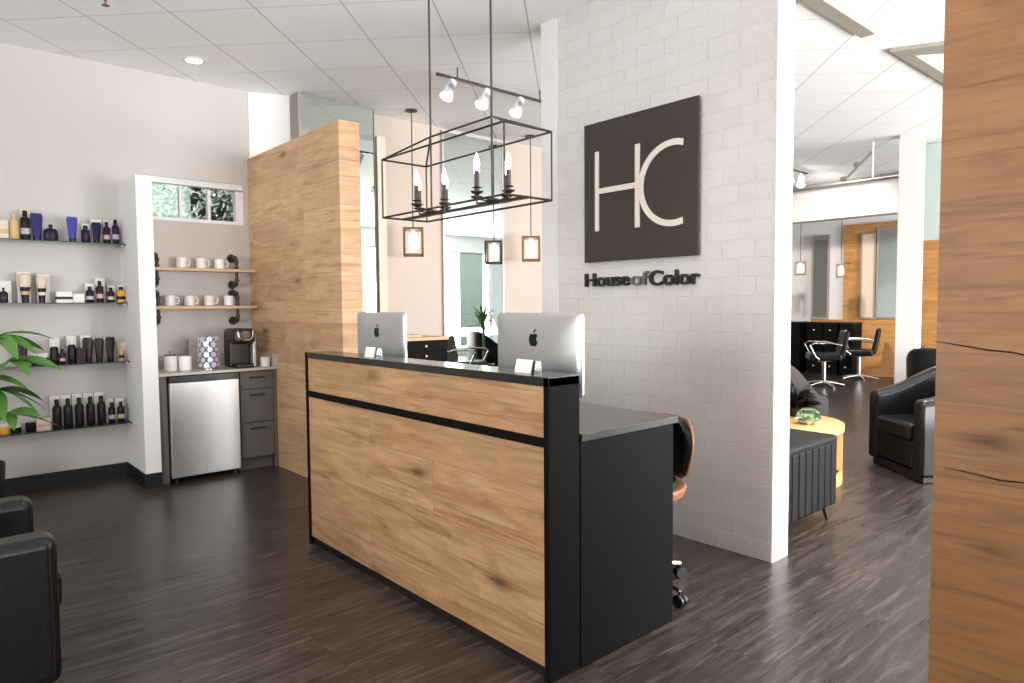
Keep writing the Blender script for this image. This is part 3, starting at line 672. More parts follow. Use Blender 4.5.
# ------------------------------------------------------------------ glass product shelves
SH = {'top': 1.916, 'second': 1.446, 'third': .973, 'bottom': .474}
for nme, z_ in SH.items():
    s_ = thing('glass_shelf', nme + ' glass shelf of hair products on the left wall', 'shelf', (.45, YL, z_), 0, 'glass product shelves')
    build('glass_plate', MB().box(-.95, .866, -.21, -.004, -.006, 0), M['glass_shelf'], s_)
    build('glass_edge', MB().box(-.95, .866, -.2115, -.2101, -.007, .0005), M['glass_edge'], s_, label='dark green polished front edge')
    for xx in (-.9, .84): build('bracket', MB().box(xx, xx+.02, -.19, -.0005, -.022, -.0065), M['alu'], s_, bevel=.002)
PM = {}
def pm(key, c, rough=.3):
    if key not in PM: PM[key] = mat('product_'+key, c, rough, spec=.25)
    return PM[key]
COL = dict(white=(.76, .73, .69), cream=(.68, .60, .50), gold=(.62, .42, .20), tan=(.60, .42, .24), black=(.012, .010, .012), brown=(.020, .011, .009), plum=(.028, .010, .024), purple=(.035, .025, .13), blue=(.05, .06, .30),
    lilac=(.45, .40, .60), amber=(.75, .38, .04), silver=(.45, .42, .45), pink=(.62, .36, .38), indigo=(.014, .012, .05))
# (shelf, centre px-like X metre, width, height, kind, body colour, cap colour, band colour, label)
def product(sh, x_, w_, h_, kind, c1, c2, c3, label, cat='bottle', dy=0.0):
    z_ = SH[sh]; y_ = YL-.13+dy
    o = thing({'tube': 'squeeze_tube', 'carton': 'product_carton', 'jar': 'product_jar'}.get(kind, 'product_bottle'), label, cat, (x_, y_, z_))
    r = w_/2; m1, m2, m3 = (pm(c, COL[c]) for c in (c1, c2, c3))
    if kind == 'carton':
        build('box', MB().box(-r, r, -.022, .022, .0003, h_), m1, o, bevel=.0012)
        if c3 != c1: build('label_band', MB().box(-r-.0003, r+.0003, -.0225, .0225, h_*.30, h_*.55), m3, o)
    elif kind == 'tube':     # stands on its cap, wide flat crimp on top
        cap = h_*.16
        build('cap', MB().lathe([(r*.62, .0003), (r*.66, cap)], n=20), m2, o, smooth=True)
        rows = []; n = 20; mb = MB(); V = []
        for f in (0, .25, .5, .75, .93, 1):
            zz = cap + (h_-cap)*f; rx = r*(.64+.40*f); ry = r*.62*(1-f*.9)+.0012
            V.append([mb.bm.verts.new((rx*math.cos(2*PI*k/n), ry*math.sin(2*PI*k/n), zz)) for k in range(n)])
        for a_, b_ in zip(V, V[1:]):
            for k in range(n): mb.bm.faces.new((a_[k], a_[(k+1) % n], b_[(k+1) % n], b_[k]))
        mb.bm.faces.new(V[0][::-1]); mb.bm.faces.new(V[-1]); build('body', mb, m1, o, smooth=True)
        build('crimp', MB().box(-r*1.05, r*1.05, -.002, .002, h_*.91, h_), m3, o)
    elif kind == 'jar':
        build('pot', MB().lathe([(r*.92, .0003), (r, .004), (r, h_*.6), (r*.95, h_*.62)], n=22, sy=.8), m1, o, smooth=True)
        build('lid', MB().lathe([(r*1.02, h_*.62), (r*1.02, h_*.97), (r*.95, h_)], n=22, sy=.8), m2, o, smooth=True)
    elif kind == 'brush':
        build('body', MB().lathe([(r*.55, .0003), (r*.62, h_*.25), (r*.78, h_*.5), (r*.8, h_*.54)], n=20), m1, o, smooth=True)
        build('cap', MB().lathe([(r*.80, h_*.54), (r*.98, h_*.66), (r*1.0, h_*.82), (r*.9, h_*.96), (r*.6, h_)], n=20), m2, o, smooth=True)
        build('label_band', MB().lathe([(r*.64, h_*.28), (r*.72, h_*.40)], n=20), m3, o, smooth=True)
    elif kind == 'squat':
        build('body', MB().lathe([(r*.8, .0003), (r, h_*.12), (r, h_*.6), (r*.7, h_*.74), (r*.25, h_*.78)], n=22, sy=.6), m1, o, smooth=True)
        build('cap', MB().lathe([(r*.26, h_*.76), (r*.28, h_*.98), (r*.2, h_)], n=14), m2, o, smooth=True)
        build('label_band', MB().lathe([(r*1.01, h_*.2), (r*1.01, h_*.45)], n=22, sy=.61), m3, o, smooth=True)
    else:                    # slim bottle
        build('body', MB().lathe([(r*.9, .0003), (r, h_*.03), (r, h_*.68), (r*.8, h_*.76), (r*.42, h_*.79)], n=20), m1, o, smooth=True)
        build('cap', MB().lathe([(r*.5, h_*.78), (r*.52, h_*.97), (r*.4, h_)], n=16), m2, o, smooth=True)
        build('label_band', MB().lathe([(r*1.01, h_*.20), (r*1.01, h_*.40)], n=20), m3, o, smooth=True)
    return o
XT, XS, XH, XB = (.517, .00653), (.499, .00654), (.481, .00656), (.462, .00658)
def X(px, sh='top'):                      # readings left to right along each shelf
    a_, k_ = {'top': XT, 'second': XS, 'third': XH, 'bottom': XB}[sh]
    return a_ + px*k_
def carton(sh, x_, w_, h_, what, c='white'):
    o = build('product_carton', MB().box(-w_/2, w_/2, -.022, .022, .0003, h_), pm(c, COL[c]), bevel=.0012)
    o.location = (x_, YL-.045, SH[sh]); tag(o, '%s product carton standing behind the %s' % (c, what), 'carton', 'product cartons on the glass shelves')
u = .0076
P = product
P('top', X(3, 'top'), 7*u, 18*u, 'carton', 'cream', 'gold', 'gold', 'cream carton with gold band at the far left of the top shelf', 'carton')
P('top', X(12.8, 'top'), 8*u, 25*u, 'bottle', 'tan', 'tan', 'gold', 'tall tan bottle near the left of the top shelf')
P('top', X(23.2, 'top'), 8*u, 29*u, 'bottle', 'brown', 'black', 'silver', 'tallest dark bottle with silver base on the top shelf'); carton('top', X(21.5, 'top')+.02, 9*u, 31*u, 'tallest dark bottle on the top shelf', 'cream')
P('top', X(34, 'top'), 11*u, 27*u, 'tube', 'purple', 'indigo', 'white', 'wide purple squeeze tube with white crimp on the top shelf', 'tube')
P('top', X(47.5, 'top'), 12.5*u, 17*u, 'squat', 'indigo', 'black', 'plum', 'short squat navy bottle in the middle of the top shelf')
P('top', X(69, 'top'), 10*u, 26*u, 'tube', 'blue', 'indigo', 'lilac', 'bright blue squeeze tube with pale lilac top on the top shelf', 'tube')
P('top', X(82.5, 'top'), 8*u, 18*u, 'bottle', 'indigo', 'black', 'plum', 'small navy bottle right of the bright blue tube'); carton('top', X(81.5, 'top')+.02, 8.5*u, 21*u, 'small navy bottle on the top shelf')
P('top', X(94, 'top'), 9.5*u, 22*u, 'tube', 'indigo', 'black', 'cream', 'dark navy squeeze tube with cream crimp on the top shelf', 'tube'); carton('top', X(93, 'top')+.02, 10*u, 26*u, 'dark navy tube on the top shelf')
P('top', X(105, 'top'), 6.5*u, 23*u, 'bottle', 'plum', 'indigo', 'pink', 'plum bottle with pink label on the top shelf'); carton('top', X(105, 'top')+.022, 9*u, 26*u, 'plum bottle with pink label')
P('top', X(114.5, 'top'), 6.5*u, 26*u, 'bottle', 'plum', 'black', 'lilac', 'slim plum bottle with black cap, rightmost on the top shelf')
P('second', X(3, 'second'), 7*u, 15*u, 'squat', 'black', 'black', 'plum', 'black rounded bottle at the far left of the second shelf'); carton('second', X(3, 'second')+.02, 9*u, 22*u, 'black rounded bottle on the second shelf')
P('second', X(23, 'second'), 11*u, 29*u, 'brush', 'plum', 'cream', 'gold', 'larger dark bottle with big cream rounded cap on the second shelf'); carton('second', X(20, 'second')+.02, 11*u, 31*u, 'larger cream capped bottle')
P('second', X(39, 'second'), 9.5*u, 27*u, 'brush', 'plum', 'cream', 'white', 'smaller dark bottle with cream rounded cap on the second shelf'); carton('second', X(38, 'second')+.025, 11*u, 29*u, 'smaller cream capped bottle')
P('second', X(60.5, 'second'), 14*u, 11.5*u, 'carton', 'white', 'white', 'plum', 'wide low white carton with dark band on the second shelf', 'carton')
P('second', X(75, 'second'), 10*u, 9.5*u, 'carton', 'white', 'white', 'white', 'low plain white carton in the middle of the second shelf', 'carton')
P('second', X(87, 'second'), 7.5*u, 17*u, 'bottle', 'black', 'black', 'silver', 'small black pump bottle right of the low white carton'); carton('second', X(86, 'second')+.02, 9*u, 20*u, 'small black pump bottle')
P('second', X(97.7, 'second'), 7*u, 23*u, 'bottle', 'plum', 'plum', 'pink', 'tall plum bottle with pink stripe on the second shelf'); carton('second', X(97, 'second')+.02, 9*u, 26*u, 'tall plum bottle with pink stripe')
P('second', X(109.5, 'second'), 6.5*u, 16*u, 'bottle', 'plum', 'black', 'cream', 'small plum bottle with cream label on the second shelf'); carton('second', X(109, 'second')+.02, 8*u, 19*u, 'small plum bottle with cream label')
P('second', X(120.5, 'second'), 8.5*u, 17*u, 'bottle', 'amber', 'black', 'black', 'amber and black dropper bottle, rightmost on the second shelf'); carton('second', X(120, 'second')+.02, 9*u, 19*u, 'amber and black dropper bottle')
P('third', X(21, 'third'), 9*u, 26*u, 'tube', 'plum', 'black', 'brown', 'dark plum squeeze tube behind the leaves on the third shelf', 'tube')
P('third', X(37, 'third'), 15*u, 12*u, 'jar', 'black', 'white', 'white', 'wide black jar with white lid on the third shelf', 'jar')
P('third', X(51, 'third'), 7.5*u, 23*u, 'bottle', 'black', 'white', 'brown', 'black bottle with white cap beside the wide jar'); carton('third', X(50, 'third')+.02, 8.5*u, 26*u, 'black bottle with white cap')
P('third', X(59, 'third'), 5.5*u, 15*u, 'bottle', 'plum', 'black', 'pink', 'tiny plum bottle with pale label on the third shelf')
P('third', X(68.5, 'third'), 7.5*u, 25*u, 'bottle', 'black', 'white', 'black', 'tall plain black bottle with white top on the third shelf'); carton('third', X(67, 'third')+.02, 8.5*u, 28*u, 'tall plain black bottle')
P('third', X(77, 'third'), 8*u, 16*u, 'carton', 'plum', 'plum', 'black', 'short dark plum carton in the middle of the third shelf', 'carton', dy=-.02)
P('third', X(85.5, 'third'), 10*u, 26*u, 'tube', 'brown', 'black', 'white', 'left one of three brown squeeze tubes on the third shelf', 'tube'); carton('third', X(83, 'third')+.01, 10*u, 28*u, 'left brown tube')
P('third', X(97, 'third'), 9.5*u, 25*u, 'tube', 'brown', 'black', 'white', 'middle one of three brown squeeze tubes on the third shelf', 'tube')
P('third', X(109, 'third'), 9.5*u, 26*u, 'tube', 'brown', 'black', 'white', 'right one of three brown squeeze tubes on the third shelf', 'tube')
P('third', X(121, 'third'), 5*u, 16*u, 'bottle', 'tan', 'gold', 'black', 'slim tan bottle, rightmost on the third shelf'); carton('third', X(120, 'third')+.02, 8*u, 20*u, 'slim tan bottle', 'cream')
P('bottom', X(4, 'bottom'), 9*u, 11*u, 'jar', 'amber', 'cream', 'cream', 'amber jar with cream lid at the far left of the bottom shelf', 'jar')
P('bottom', X(14, 'bottom'), 9*u, 9*u, 'jar', 'black', 'white', 'black', 'low black jar with white lid right of the amber jar', 'jar')
P('bottom', X(28, 'bottom'), 9*u, 9*u, 'jar', 'black', 'black', 'black', 'low all black jar under the leaves on the bottom shelf', 'jar')
P('bottom', X(40, 'bottom'), 12*u, 12*u, 'carton', 'cream', 'cream', 'pink', 'low cream carton left of the tall black bottles', 'carton')
for k, (px, nn, lab) in enumerate(((54, 'first', 'black'), (65, 'second', 'black'), (76.5, 'third', 'brown'), (88, 'fourth', 'plum'), (99.5, 'fifth', 'amber'))):
    P('bottom', X(px, 'bottom'), 8*u, 30*u, 'bottle', 'black', 'black', {'amber': 'brown'}.get(lab, lab), '%s from left of the five tall black bottles on the bottom shelf' % nn)
    carton('bottom', X(px, 'bottom')-.004, 9*u, 33*u, '%s tall black bottle' % nn)
P('bottom', X(110.5, 'bottom'), 6.5*u, 22*u, 'bottle', 'black', 'black', 'silver', 'shorter black bottle with silver label on the bottom shelf'); carton('bottom', X(110, 'bottom'), 7.5*u, 25*u, 'shorter bottle with silver label')
P('bottom', X(120.5, 'bottom'), 7*u, 22*u, 'bottle', 'black', 'black', 'tan', 'shorter black bottle with tan label, rightmost on the bottom shelf'); carton('bottom', X(120, 'bottom')+.006, 8.5*u, 25*u, 'shorter bottle with tan label')

# ------------------------------------------------------------------ plants
def leaf(mb, base, dirv, length, width, droop=.3, roll=0, n=7):
    d = Vector(dirv).normalized(); side = d.cross(Vector((0, 0, 1)))
    side = side.normalized() if side.length > 1e-3 else Vector((1, 0, 0)); side = Matrix.Rotation(roll, 3, d) @ side
    rows = []; p = Vector(base)
    for k in range(n+1):
        f = k/n; wd = width*.5*math.sin(PI*min(1, f*.93+.07))**.8*(1-.25*f)
        q = Vector(base) + d*length*f + Vector((0, 0, -droop*length*f*f))
        up_ = Vector((0, 0, 1))*wd*.25
        rows.append([q-side*wd+up_, q, q+side*wd+up_])
    mb.grid(rows)
pl = thing('potted_plant', 'tall leafy green plant in a black pot at the left edge', 'plant', (.30, 5.82, 0))
build('pot', MB().lathe([(.12, 0), (.13, .01), (.15, .34), (.145, .35), (.13, .33), (.001, .32)], n=28), M['pot'], pl, smooth=True)
build('stem', MB().tube([(0, 0, .3), (.02, .01, .6), (.0, .0, .95), (.02, -.01, 1.2)], [.016, .014, .011, .008], 8), M['stem'], pl, smooth=True)
random.seed(11); mb = MB(); st = MB()
hubs = [((.12, -.10, 1.22), 5, .34), ((.18, -.16, 1.05), 5, .36), ((.10, -.12, .86), 5, .34), ((.14, -.2, .70), 5, .32), ((-.1, .05, 1.25), 5, .33), ((-.16, -.05, .95), 5, .34), ((.0, -.2, .95), 4, .32), ((-.12, -.15, .72), 4, .30)]
for (c_, nn, ln) in hubs:
    st.tube([(0, 0, c_[2]-.22), (c_[0]*.5, c_[1]*.5, c_[2]-.06), c_], .004, 5)
    for k in range(nn):
        a_ = math.atan2(c_[1], c_[0]) + (k-(nn-1)/2)*.62 + random.uniform(-.1, .1)
        leaf(mb, c_, (math.cos(a_), math.sin(a_), random.uniform(-.15, .3)), ln*random.uniform(.85, 1.05), .105, random.uniform(.2, .5), random.uniform(-.5, .5))
o = build('foliage', mb, M['leaf'], pl, smooth=True); build('leaf_stalks', st, M['stem'], pl)

# ------------------------------------------------------------------ black armchairs at the left edge
a_ = thing('leather_armchair', 'black leather armchair cut off by the bottom left corner of the view', 'armchair', (-.06, 3.165, 0))
D_, W_ = .41, .385; top = .615
build('arm', MB().box(-D_+.02, D_, -W_, -W_+.15, .09, top), M['leather'], a_, bevel=.04, seg=4)
build('arm', MB().box(-D_+.02, D_, W_-.15, W_, .09, top), M['leather'], a_, bevel=.04, seg=4)
build('backrest', MB().box(-D_-.06, -D_+.14, -W_+.02, W_-.02, .12, top+.1), M['leather'], a_, bevel=.05, seg=4)
build('base', MB().box(-D_, D_-.02, -W_+.03, W_-.03, .10, .30), M['leather'], a_, bevel=.02)
build('seat_cushion', MB().box(-D_+.12, D_+.03, -W_+.155, W_-.155, .29, .44), M['leather'], a_, bevel=.04, seg=4)
for sx in (-1, 1):
    for sy in (-1, 1): build('leg', MB().cyl((sx*.30, sy*.30, 0), (sx*.30, sy*.30, .11), .016, .022, 10), M['plastic_black'], a_)

# ------------------------------------------------------------------ office chair behind the desk
oc = thing('office_chair', 'black leather office chair with walnut shell behind the reception desk', 'office chair', (2.62, 2.11, 0))
rows = []; rows2 = []
def shell(r0, rx, z0_, z1_, a0, a1, nz, na, bulge=0.0):
    rows = []
    for i in range(nz+1):
        f = i/nz; z_ = z0_+(z1_-z0_)*f; rr = r0*(1-.10*(2*f-1)**2) + rx*f; ww = math.sqrt(max(0, 1-abs(2*f-1)**4))*.35+.65
        rows.append([(rr*math.cos(R(a0+(a1-a0)*k/na)*ww), rr*math.sin(R(a0+(a1-a0)*k/na)*ww), z_) for k in range(na+1)])
    return rows
mb = MB().grid(shell(.285, .03, .55, .835, -62, 62, 8, 12)); b1 = build('back_shell', mb, M['walnut'], oc, smooth=True); s_ = b1.modifiers.new('s', 'SOLIDIFY'); s_.thickness = .012; s_.offset = 0
mb = MB().grid(shell(.268, .03, .545, .825, -60, 60, 8, 12)); b2 = build('backrest', mb, M['leather'], oc, smooth=True); s_ = b2.modifiers.new('s', 'SOLIDIFY'); s_.thickness = .045; s_.offset = 0
s_ = b2.modifiers.new('b', 'BEVEL'); s_.width = .012; s_.segments = 3
build('seat', MB().lathe([(.001, .49), (.20, .49), (.235, .52), (.225, .555), (.001, .57)], n=28), M['leather'], oc, smooth=True)
build('seat_shell', MB().lathe([(.06, .455), (.19, .46), (.265, .49), (.275, .52), (.265, .53), (.001, .49)], n=28), M['walnut'], oc, smooth=True)
build('back_bracket', MB().tube([(.15, 0, .47), (.26, 0, .50), (.29, 0, .58), (.285, 0, .68)], .016, 8), M['walnut'], oc, smooth=True)
build('column', MB().cyl((0, 0, .08), (0, 0, .47), .024, n=16), M['chrome'], oc, smooth=True)
for k in range(5):
    a_ = R(-91+72*k); ca, sa = math.cos(a_), math.sin(a_)
    build('leg', MB().tube([(0, 0, .115), (ca*.16, sa*.16, .10), (ca*.30, sa*.30, .075)], [.02, .017, .012], 8), M['chrome'], oc, smooth=True)
    cx_, cy_ = ca*.30, sa*.30
    build('caster', MB().cyl((cx_-.022*sa, cy_+.022*ca, .03), (cx_-.006*sa, cy_+.006*ca, .03), .03, n=16).cyl((cx_+.006*sa, cy_-.006*ca, .03), (cx_+.022*sa, cy_-.022*ca, .03), .03, n=16).cyl((cx_, cy_, .03), (cx_, cy_, .075), .008, n=8), M['plastic_black'], oc, smooth=True)

# ------------------------------------------------------------------ salon waiting area
# ottoman-like armchair back, ribbed
ot = thing('ribbed_ottoman', 'black leather bench with vertical stitched channels just past the brick wall', 'ottoman', (4.10, 2.20, 0))
mb = MB(); W_ = .345; n = 7; x_s = -.34
for side, yy in (('f', -.315),):
    pts = []
mb.box(-.345, .345, -.30, .30, .11, .50)
build('body', mb, M['leather_grey'], ot, bevel=.03, seg=3)
for k in range(8):
    x0_ = -.345+.69*k/8; build('channel', MB().box(x0_+.002, x0_+.69/8-.002, -.318, -.27, .10, .515), M['leather_grey'], ot, bevel=.016, seg=3)
build('seat_pad', MB().box(-.352, .352, -.318, .318, .49, .555), M['leather_grey'], ot, bevel=.026, seg=4)
for sx in (-1, 1):
    for sy in (-1, 1): build('leg', MB().cyl((sx*.27, sy*.26, .11), (sx*.285, sy*.285, 0), .018, .009, 10), M['plastic_black'], ot)

tb = thing('coffee_table', 'round honey wood coffee table with slab legs behind the ribbed bench', 'table', (5.23, 2.68, 0))
build('tabletop', MB().lathe([(.46, .40), (.475, .405), (.475, .455), (.465, .46), (.001, .46)], n=48), M['table_wood'], tb, smooth=True)
build('foot_ring', MB().lathe([(.44, 0), (.465, .0), (.465, .09), (.44, .09), (.44, 0)], n=48), M['table_wood'], tb, smooth=True)
for k in range(4):
    a_ = R(-62+90*k); M_ = Matrix.Rotation(a_, 4, 'Z')
    build('leg', MB().box(.405, .462, -.045, .045, .09, .40, M_), M['table_wood'], tb, bevel=.004)
tr = thing('glass_terrarium', 'faceted clear glass bowl with small green succulents on the coffee table', 'terrarium', (5.20, 2.43, .46))
build('bowl', MB().lathe([(.055, .001), (.095, .045), (.075, .10), (.04, .125)], n=6), M['glass'], tr)
build('pebbles', MB().lathe([(.05, .002), (.082, .035), (.001, .045)], n=14), M['soil'], tr)
random.seed(3); mb = MB()
for cx_, cy_ in ((-.02, -.02), (.035, .0), (0, .035), (-.045, .01)):
    for k in range(11):
        a_ = k*2.4; leaf(mb, (cx_, cy_, .04), (math.cos(a_), math.sin(a_), 1.1-.06*k), .062, .02, .1, 0, 4)
build('succulents', mb, M['leaf_pale'], tr, smooth=True)
dk = thing('dark_plant', 'dark curly leaved plant on the coffee table beside the glass terrarium', 'plant', (5.50, 2.68, .46))
build('pot', MB().lathe([(.05, .001), (.07, .07), (.065, .075), (.001, .07)], n=18), M['pot'], dk, smooth=True)
random.seed(8); mb = MB()
for k in range(95):
    a_ = random.uniform(0, 2*PI); e_ = random.uniform(.0, 1.5); r_ = .05
    leaf(mb, (r_*math.cos(a_)*random.random(), r_*math.sin(a_)*random.random(), random.uniform(.07, .16)), (math.cos(a_), math.sin(a_), e_), random.uniform(.13, .23), .05, random.uniform(-.1, .6), random.uniform(-1.2, 1.2), 5)
build('curly_leaves', mb, M['leaf_dark'], dk, smooth=True)

def barrel(name, label, loc, rz, m, W_=.39, D_=.36, hf=.56, hb=.80, z0_=.05, thick=.11, group=None, plinth=True, cushion=True):
    c = thing(name, label, 'armchair', loc, rz, group)          # opens toward local -Y
    path = []
    N = 30
    for k in range(N+1):
        a_ = PI + PI*0 - PI*k/N                                   # left to right over the back
        ca, sa = math.cos(a_), math.sin(a_); e = .62
        path.append((W_*abs(ca)**e*(1 if ca >= 0 else -1), D_*abs(sa)**e))
    path = [(-W_*1.0, -D_)] + [(-W_, -D_*f) for f in (.66, .33)] + path + [(W_, -D_*f) for f in (.33, .66)] + [(W_, -D_)]
    rows = []; n = len(path)
    for i, (px, py) in enumerate(path):
        a0 = Vector(path[max(i-1, 0)]); a1 = Vector(path[min(i+1, n-1)]); tg = (a1-a0).normalized(); nr = Vector((-tg.y, tg.x))   # outward
        f = max(0, min(1, (py+D_)/(2*D_))); f = f*f*(3-2*f); zt = hf+(hb-hf)*f; fl = .03*f
        if py > -D_*.99 or True: pass
        t2 = thick*(1.0 if 0 < i < n-1 else .9)
        po = Vector((px, py)); sec = [(0, z0_), (fl*.5, (z0_+zt)*.55), (fl, zt-.05), (fl-.012, zt-.015), (fl-.04, zt), (-t2+fl+.035, zt), (-t2+fl+.008, zt-.015), (-t2+fl, zt-.05), (-t2, z0_)]
        rows.append([(po.x+nr.x*s_, po.y+nr.y*s_, z_) for s_, z_ in sec])
    mb = MB().grid(rows); mb.bm.verts.ensure_lookup_table(); K = 9
    mb.bm.faces.new([mb.bm.verts[j] for j in range(K)]); mb.bm.faces.new([mb.bm.verts[len(rows)*K-K+j] for j in range(K)][::-1])
    for i in range(len(rows)-1): mb.bm.faces.new([mb.bm.verts[i*K], mb.bm.verts[(i+1)*K], mb.bm.verts[(i+1)*K+K-1], mb.bm.verts[i*K+K-1]])
    build('wraparound_back', mb, m, c, bevel=.03, seg=4)
    build('seat_cushion', MB().box(-W_+thick+.004, W_-thick-.004, -D_-.015, D_-.12, .30, .445), m, c, bevel=.04, seg=4)
    build('front_panel', MB().box(-W_+thick+.002, W_-thick-.002, -D_+.015, D_-.14, .09, .305), m, c, bevel=.012)
    if cushion: build('back_cushion', MB().box(-W_+thick+.01, W_-thick-.01, D_-.21, D_-.10, .43, hb-.06), m, c, bevel=.05, seg=4)
    if plinth: build('plinth', MB().box(-W_+.03, W_-.03, -D_+.03, D_-.05, .0, .075), M['plastic_black'], c, bevel=.01)
    return c
barrel('barrel_armchair', 'glossy black leather barrel armchair on the right beside the foreground oak panel', (6.285, 1.865, 0), math.atan2(.67, -.74)+PI/2, M['leather'], W_=.405, hf=.64, hb=.87, thick=.15, cushion=False)
barrel('lounge_chair', 'charcoal flared lounge chair behind the glossy barrel armchair', (8.25, 2.40, 0), R(108), M['leather_grey'], W_=.33, D_=.3, hf=.62, hb=.92, thick=.07)
M['greige'] = mat('taupe_fabric', (.032, .026, .023), .6)
barrel('lounge_chair', 'taupe round backed chair behind the dark curly plant', (6.40, 3.28, 0), R(75), M['greige'], W_=.32, D_=.3, hf=.50, hb=.86, thick=.07)

# ------------------------------------------------------------------ styling stations and chairs
def styling_chair(loc, rz, label, sc=1.0):
    c = thing('styling_chair', label, 'styling chair', loc, rz, 'black salon styling chairs')     # faces local -Y
    build('seat', MB().box(-.25, .25, -.26, .24, .44, .56), M['leather'], c, bevel=.035, seg=3)
    Mx = Matrix.Translation((0, .24, .5)) @ Matrix.Rotation(R(-10), 4, 'X')
    build('backrest', MB().box(-.235, .235, -.04, .04, -.02, .44, Mx), M['leather'], c, bevel=.03, seg=3)
    for s_ in (-1, 1):
        build('armrest', MB().tube([(s_*.26, .22, .70), (s_*.285, .05, .735), (s_*.285, -.2, .735), (s_*.28, -.27, .70), (s_*.265, -.18, .52), (s_*.25, -.12, .47)], .0135, 10), M['chrome'], c, smooth=True)
    build('column', MB().cyl((0, 0, .04), (0, 0, .44), .035, n=18).box(-.12, .12, -.1, .1, .42, .445), M['chrome'], c, smooth=True)
    mb = MB()
    for k in range(5):
        a_ = R(20+72*k); mb.tube([(0, 0, .07), (.16*math.cos(a_), .16*math.sin(a_), .055), (.32*math.cos(a_), .32*math.sin(a_), .02)], [.028, .022, .018], 8)
    build('star_base', mb, M['chrome'], c, smooth=True)
    return c
c0 = styling_chair((11.5, 5.12, 0), R(214), 'nearer and left of the two black styling chairs across the salon')
dup(c0, (12.95, 5.13, 0), R(198), 'right of the two black styling chairs across the salon, seen side on')
dup(c0, (6.35, 4.25, 0), R(150), 'black styling chair seen in the tall mirror past the brick wall')
def station(loc, rz, w_, h_, label, n=3, name='station_cabinet', dw=None, knobs=True):
    c = thing(name, label, 'cabinet', loc, rz)        # front faces local -Y
    build('body', MB().box(-w_/2, w_/2, .0, .40, .05, h_-.03), M['black'], c, bevel=.002)
    build('plinth', MB().box(-w_/2+.02, w_/2-.02, .03, .38, 0, .05), M['baseboard'], c)
    build('top', MB().box(-w_/2-.01, w_/2+.01, -.02, .40, h_-.03, h_), M['black_top'] if name == 'station_cabinet' else M['shelf_wood'], c)
    hh = (h_-.1)/n
    for k in range(n):
        d_ = build('drawer', MB().box(-w_/2+.008, w_/2-.008, -.018, 0, .06+k*hh, .06+(k+1)*hh-.008), M['black'], c, bevel=.002)
        build('knob', MB().sphere((0, -.032, .06+(k+.5)*hh), .014, n=10).cyl((0, -.018, .06+(k+.5)*hh), (0, -.03, .06+(k+.5)*hh), .006, n=8), M['knob'], d_, smooth=True)
    return c
st1 = station((3.86, 5.72, 0), 0, .56, 1.085, 'black drawer cabinet with cream knobs and pale wood top beyond the desk', 10, name='drawer_station')
bk = build('wooden_tray', MB().box(3.63, 3.86, 5.76, 5.95, 1.0855, 1.112), M['shelf_wood'], bevel=.004, at=(3.745, 5.85, 1.085)); tag(bk, 'low pale wood tray on top of the black drawer cabinet', 'tray')
def salon_st(y_, w_, lab, n=4): return station((13.28, y_, 0), R(-90), w_, 1.03, lab, n)
salon_st(6.62, .40, 'black station cabinet at the far left, beside the brick wall edge')
salon_st(6.11, .30, 'black drawer cabinet with knobs under the greenish salon mirror')
salon_st(5.80, .26, 'black drawer cabinet directly behind the left styling chair')
salon_st(5.50, .24, 'black drawer cabinet with knobs left of the oak pilaster')
def smirror(y0_, y1_, z0_, z1_, m, label, fr_=True):
    c = thing('salon_mirror', label, 'mirror', (13.66, (y0_+y1_)/2, z0_), 0)
    w_ = abs(y1_-y0_)/2; h_ = z1_-z0_
    build('frame', MB().box(0, .035, -w_, -w_+.03, 0, h_).box(0, .035, w_-.03, w_, 0, h_).box(0, .035, -w_+.03, w_-.03, 0, .03).box(0, .035, -w_+.03, w_-.03, h_-.03, h_), M['slot'], c)
    build('glass', MB().box(.01, .03, -w_+.03, w_-.03, .03, h_-.03), m, c)
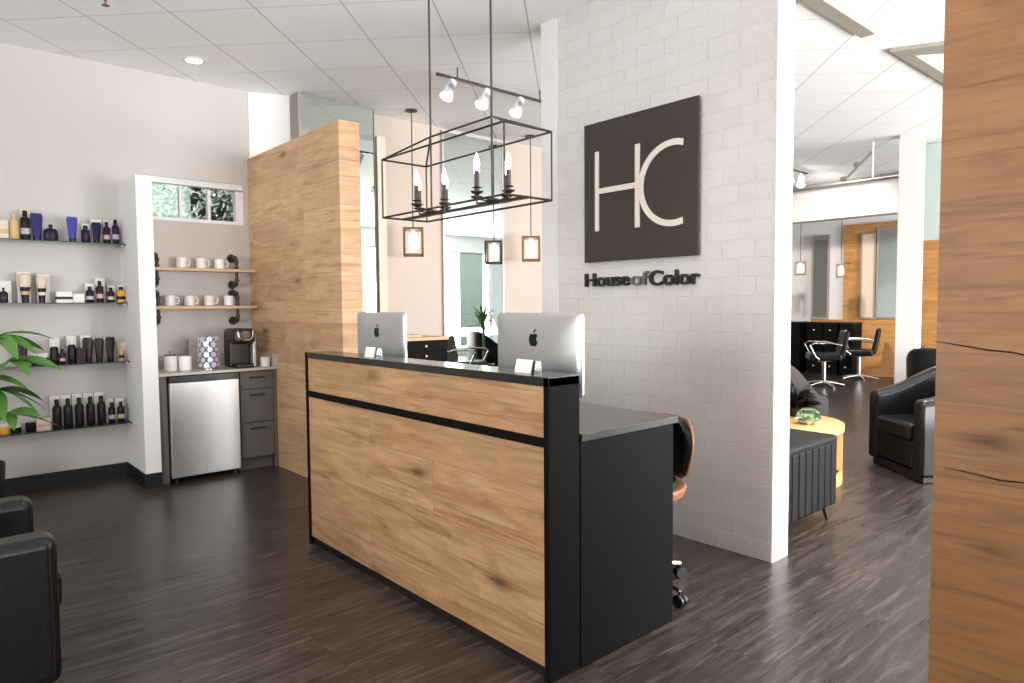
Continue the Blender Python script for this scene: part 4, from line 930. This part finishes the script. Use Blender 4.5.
smirror(6.37, 6.02, 1.09, 2.75, M['mirror_back'], 'tall wood framed mirror left of the oak pilaster across the salon')
smirror(5.42, 5.15, 1.09, 2.72, M['beige'], 'tall narrow beige panel right of the oak pilaster across the salon')
smirror(5.13, 4.72, 1.10, 2.80, M['mirror_back'], 'tall wood framed mirror beside the white column across the salon')

# ------------------------------------------------------------------ tall mirrors on the back wall
m1 = thing('wall_mirror', 'tall mirror rising to the ceiling behind the oak wall', 'mirror', (3.16, 6.09, 1.0))
build('glass', MB().box(-.38, .38, 0, .012, -.9, 2.36), M['mirror'], m1)
build('frame', MB().box(-.41, -.38, -.01, .205, -1.0, 2.378).box(.38, .385, -.01, .015, -.9, 2.36).box(-.38, .38, -.005, .015, 2.36, 2.368).box(-.38, .38, -.005, .205, -1.0, -.9), M['slot'], m1)
struct('trim_4', MB().box(3.56, 3.655, 6.06, 6.29, 0, 3.10), M['beige'])
m2 = thing('wall_mirror', 'tall frameless mirror on the back wall between the two lantern pendants', 'mirror', (4.95, 6.27, 1.0))
build('glass', MB().box(-.43, .43, 0, .012, -.95, 2.34), M['mirror'], m2)
build('frame', MB().box(-.445, -.43, -.006, .029, -1.0, 2.35).box(.43, .445, -.006, .029, -1.0, 2.35).box(-.43, .43, -.006, .029, 2.34, 2.35), M['alu'], m2)
# green spiky plant reflected in it
pl = thing('spiky_plant', 'spiky green plant in a black pot seen in the tall back mirror', 'plant', (6.9, 4.0, 0))
build('pot', MB().lathe([(.14, 0), (.18, .45), (.17, .46), (.15, .43), (.001, .42)], n=24), M['pot'], pl, smooth=True)
build('stem', MB().tube([(0, 0, .4), (.02, 0, .8), (0, 0, 1.15)], .022, 8), M['stem'], pl, smooth=True)
random.seed(21); mb = MB()
for k in range(60):
    a_ = random.uniform(0, 2*PI); leaf(mb, (0, 0, random.uniform(1.0, 1.2)), (math.cos(a_), math.sin(a_), random.uniform(-.1, 2.2)), random.uniform(.3, .5), .03, random.uniform(.1, .7), 0, 6)
build('foliage', mb, M['leaf'], pl, smooth=True)
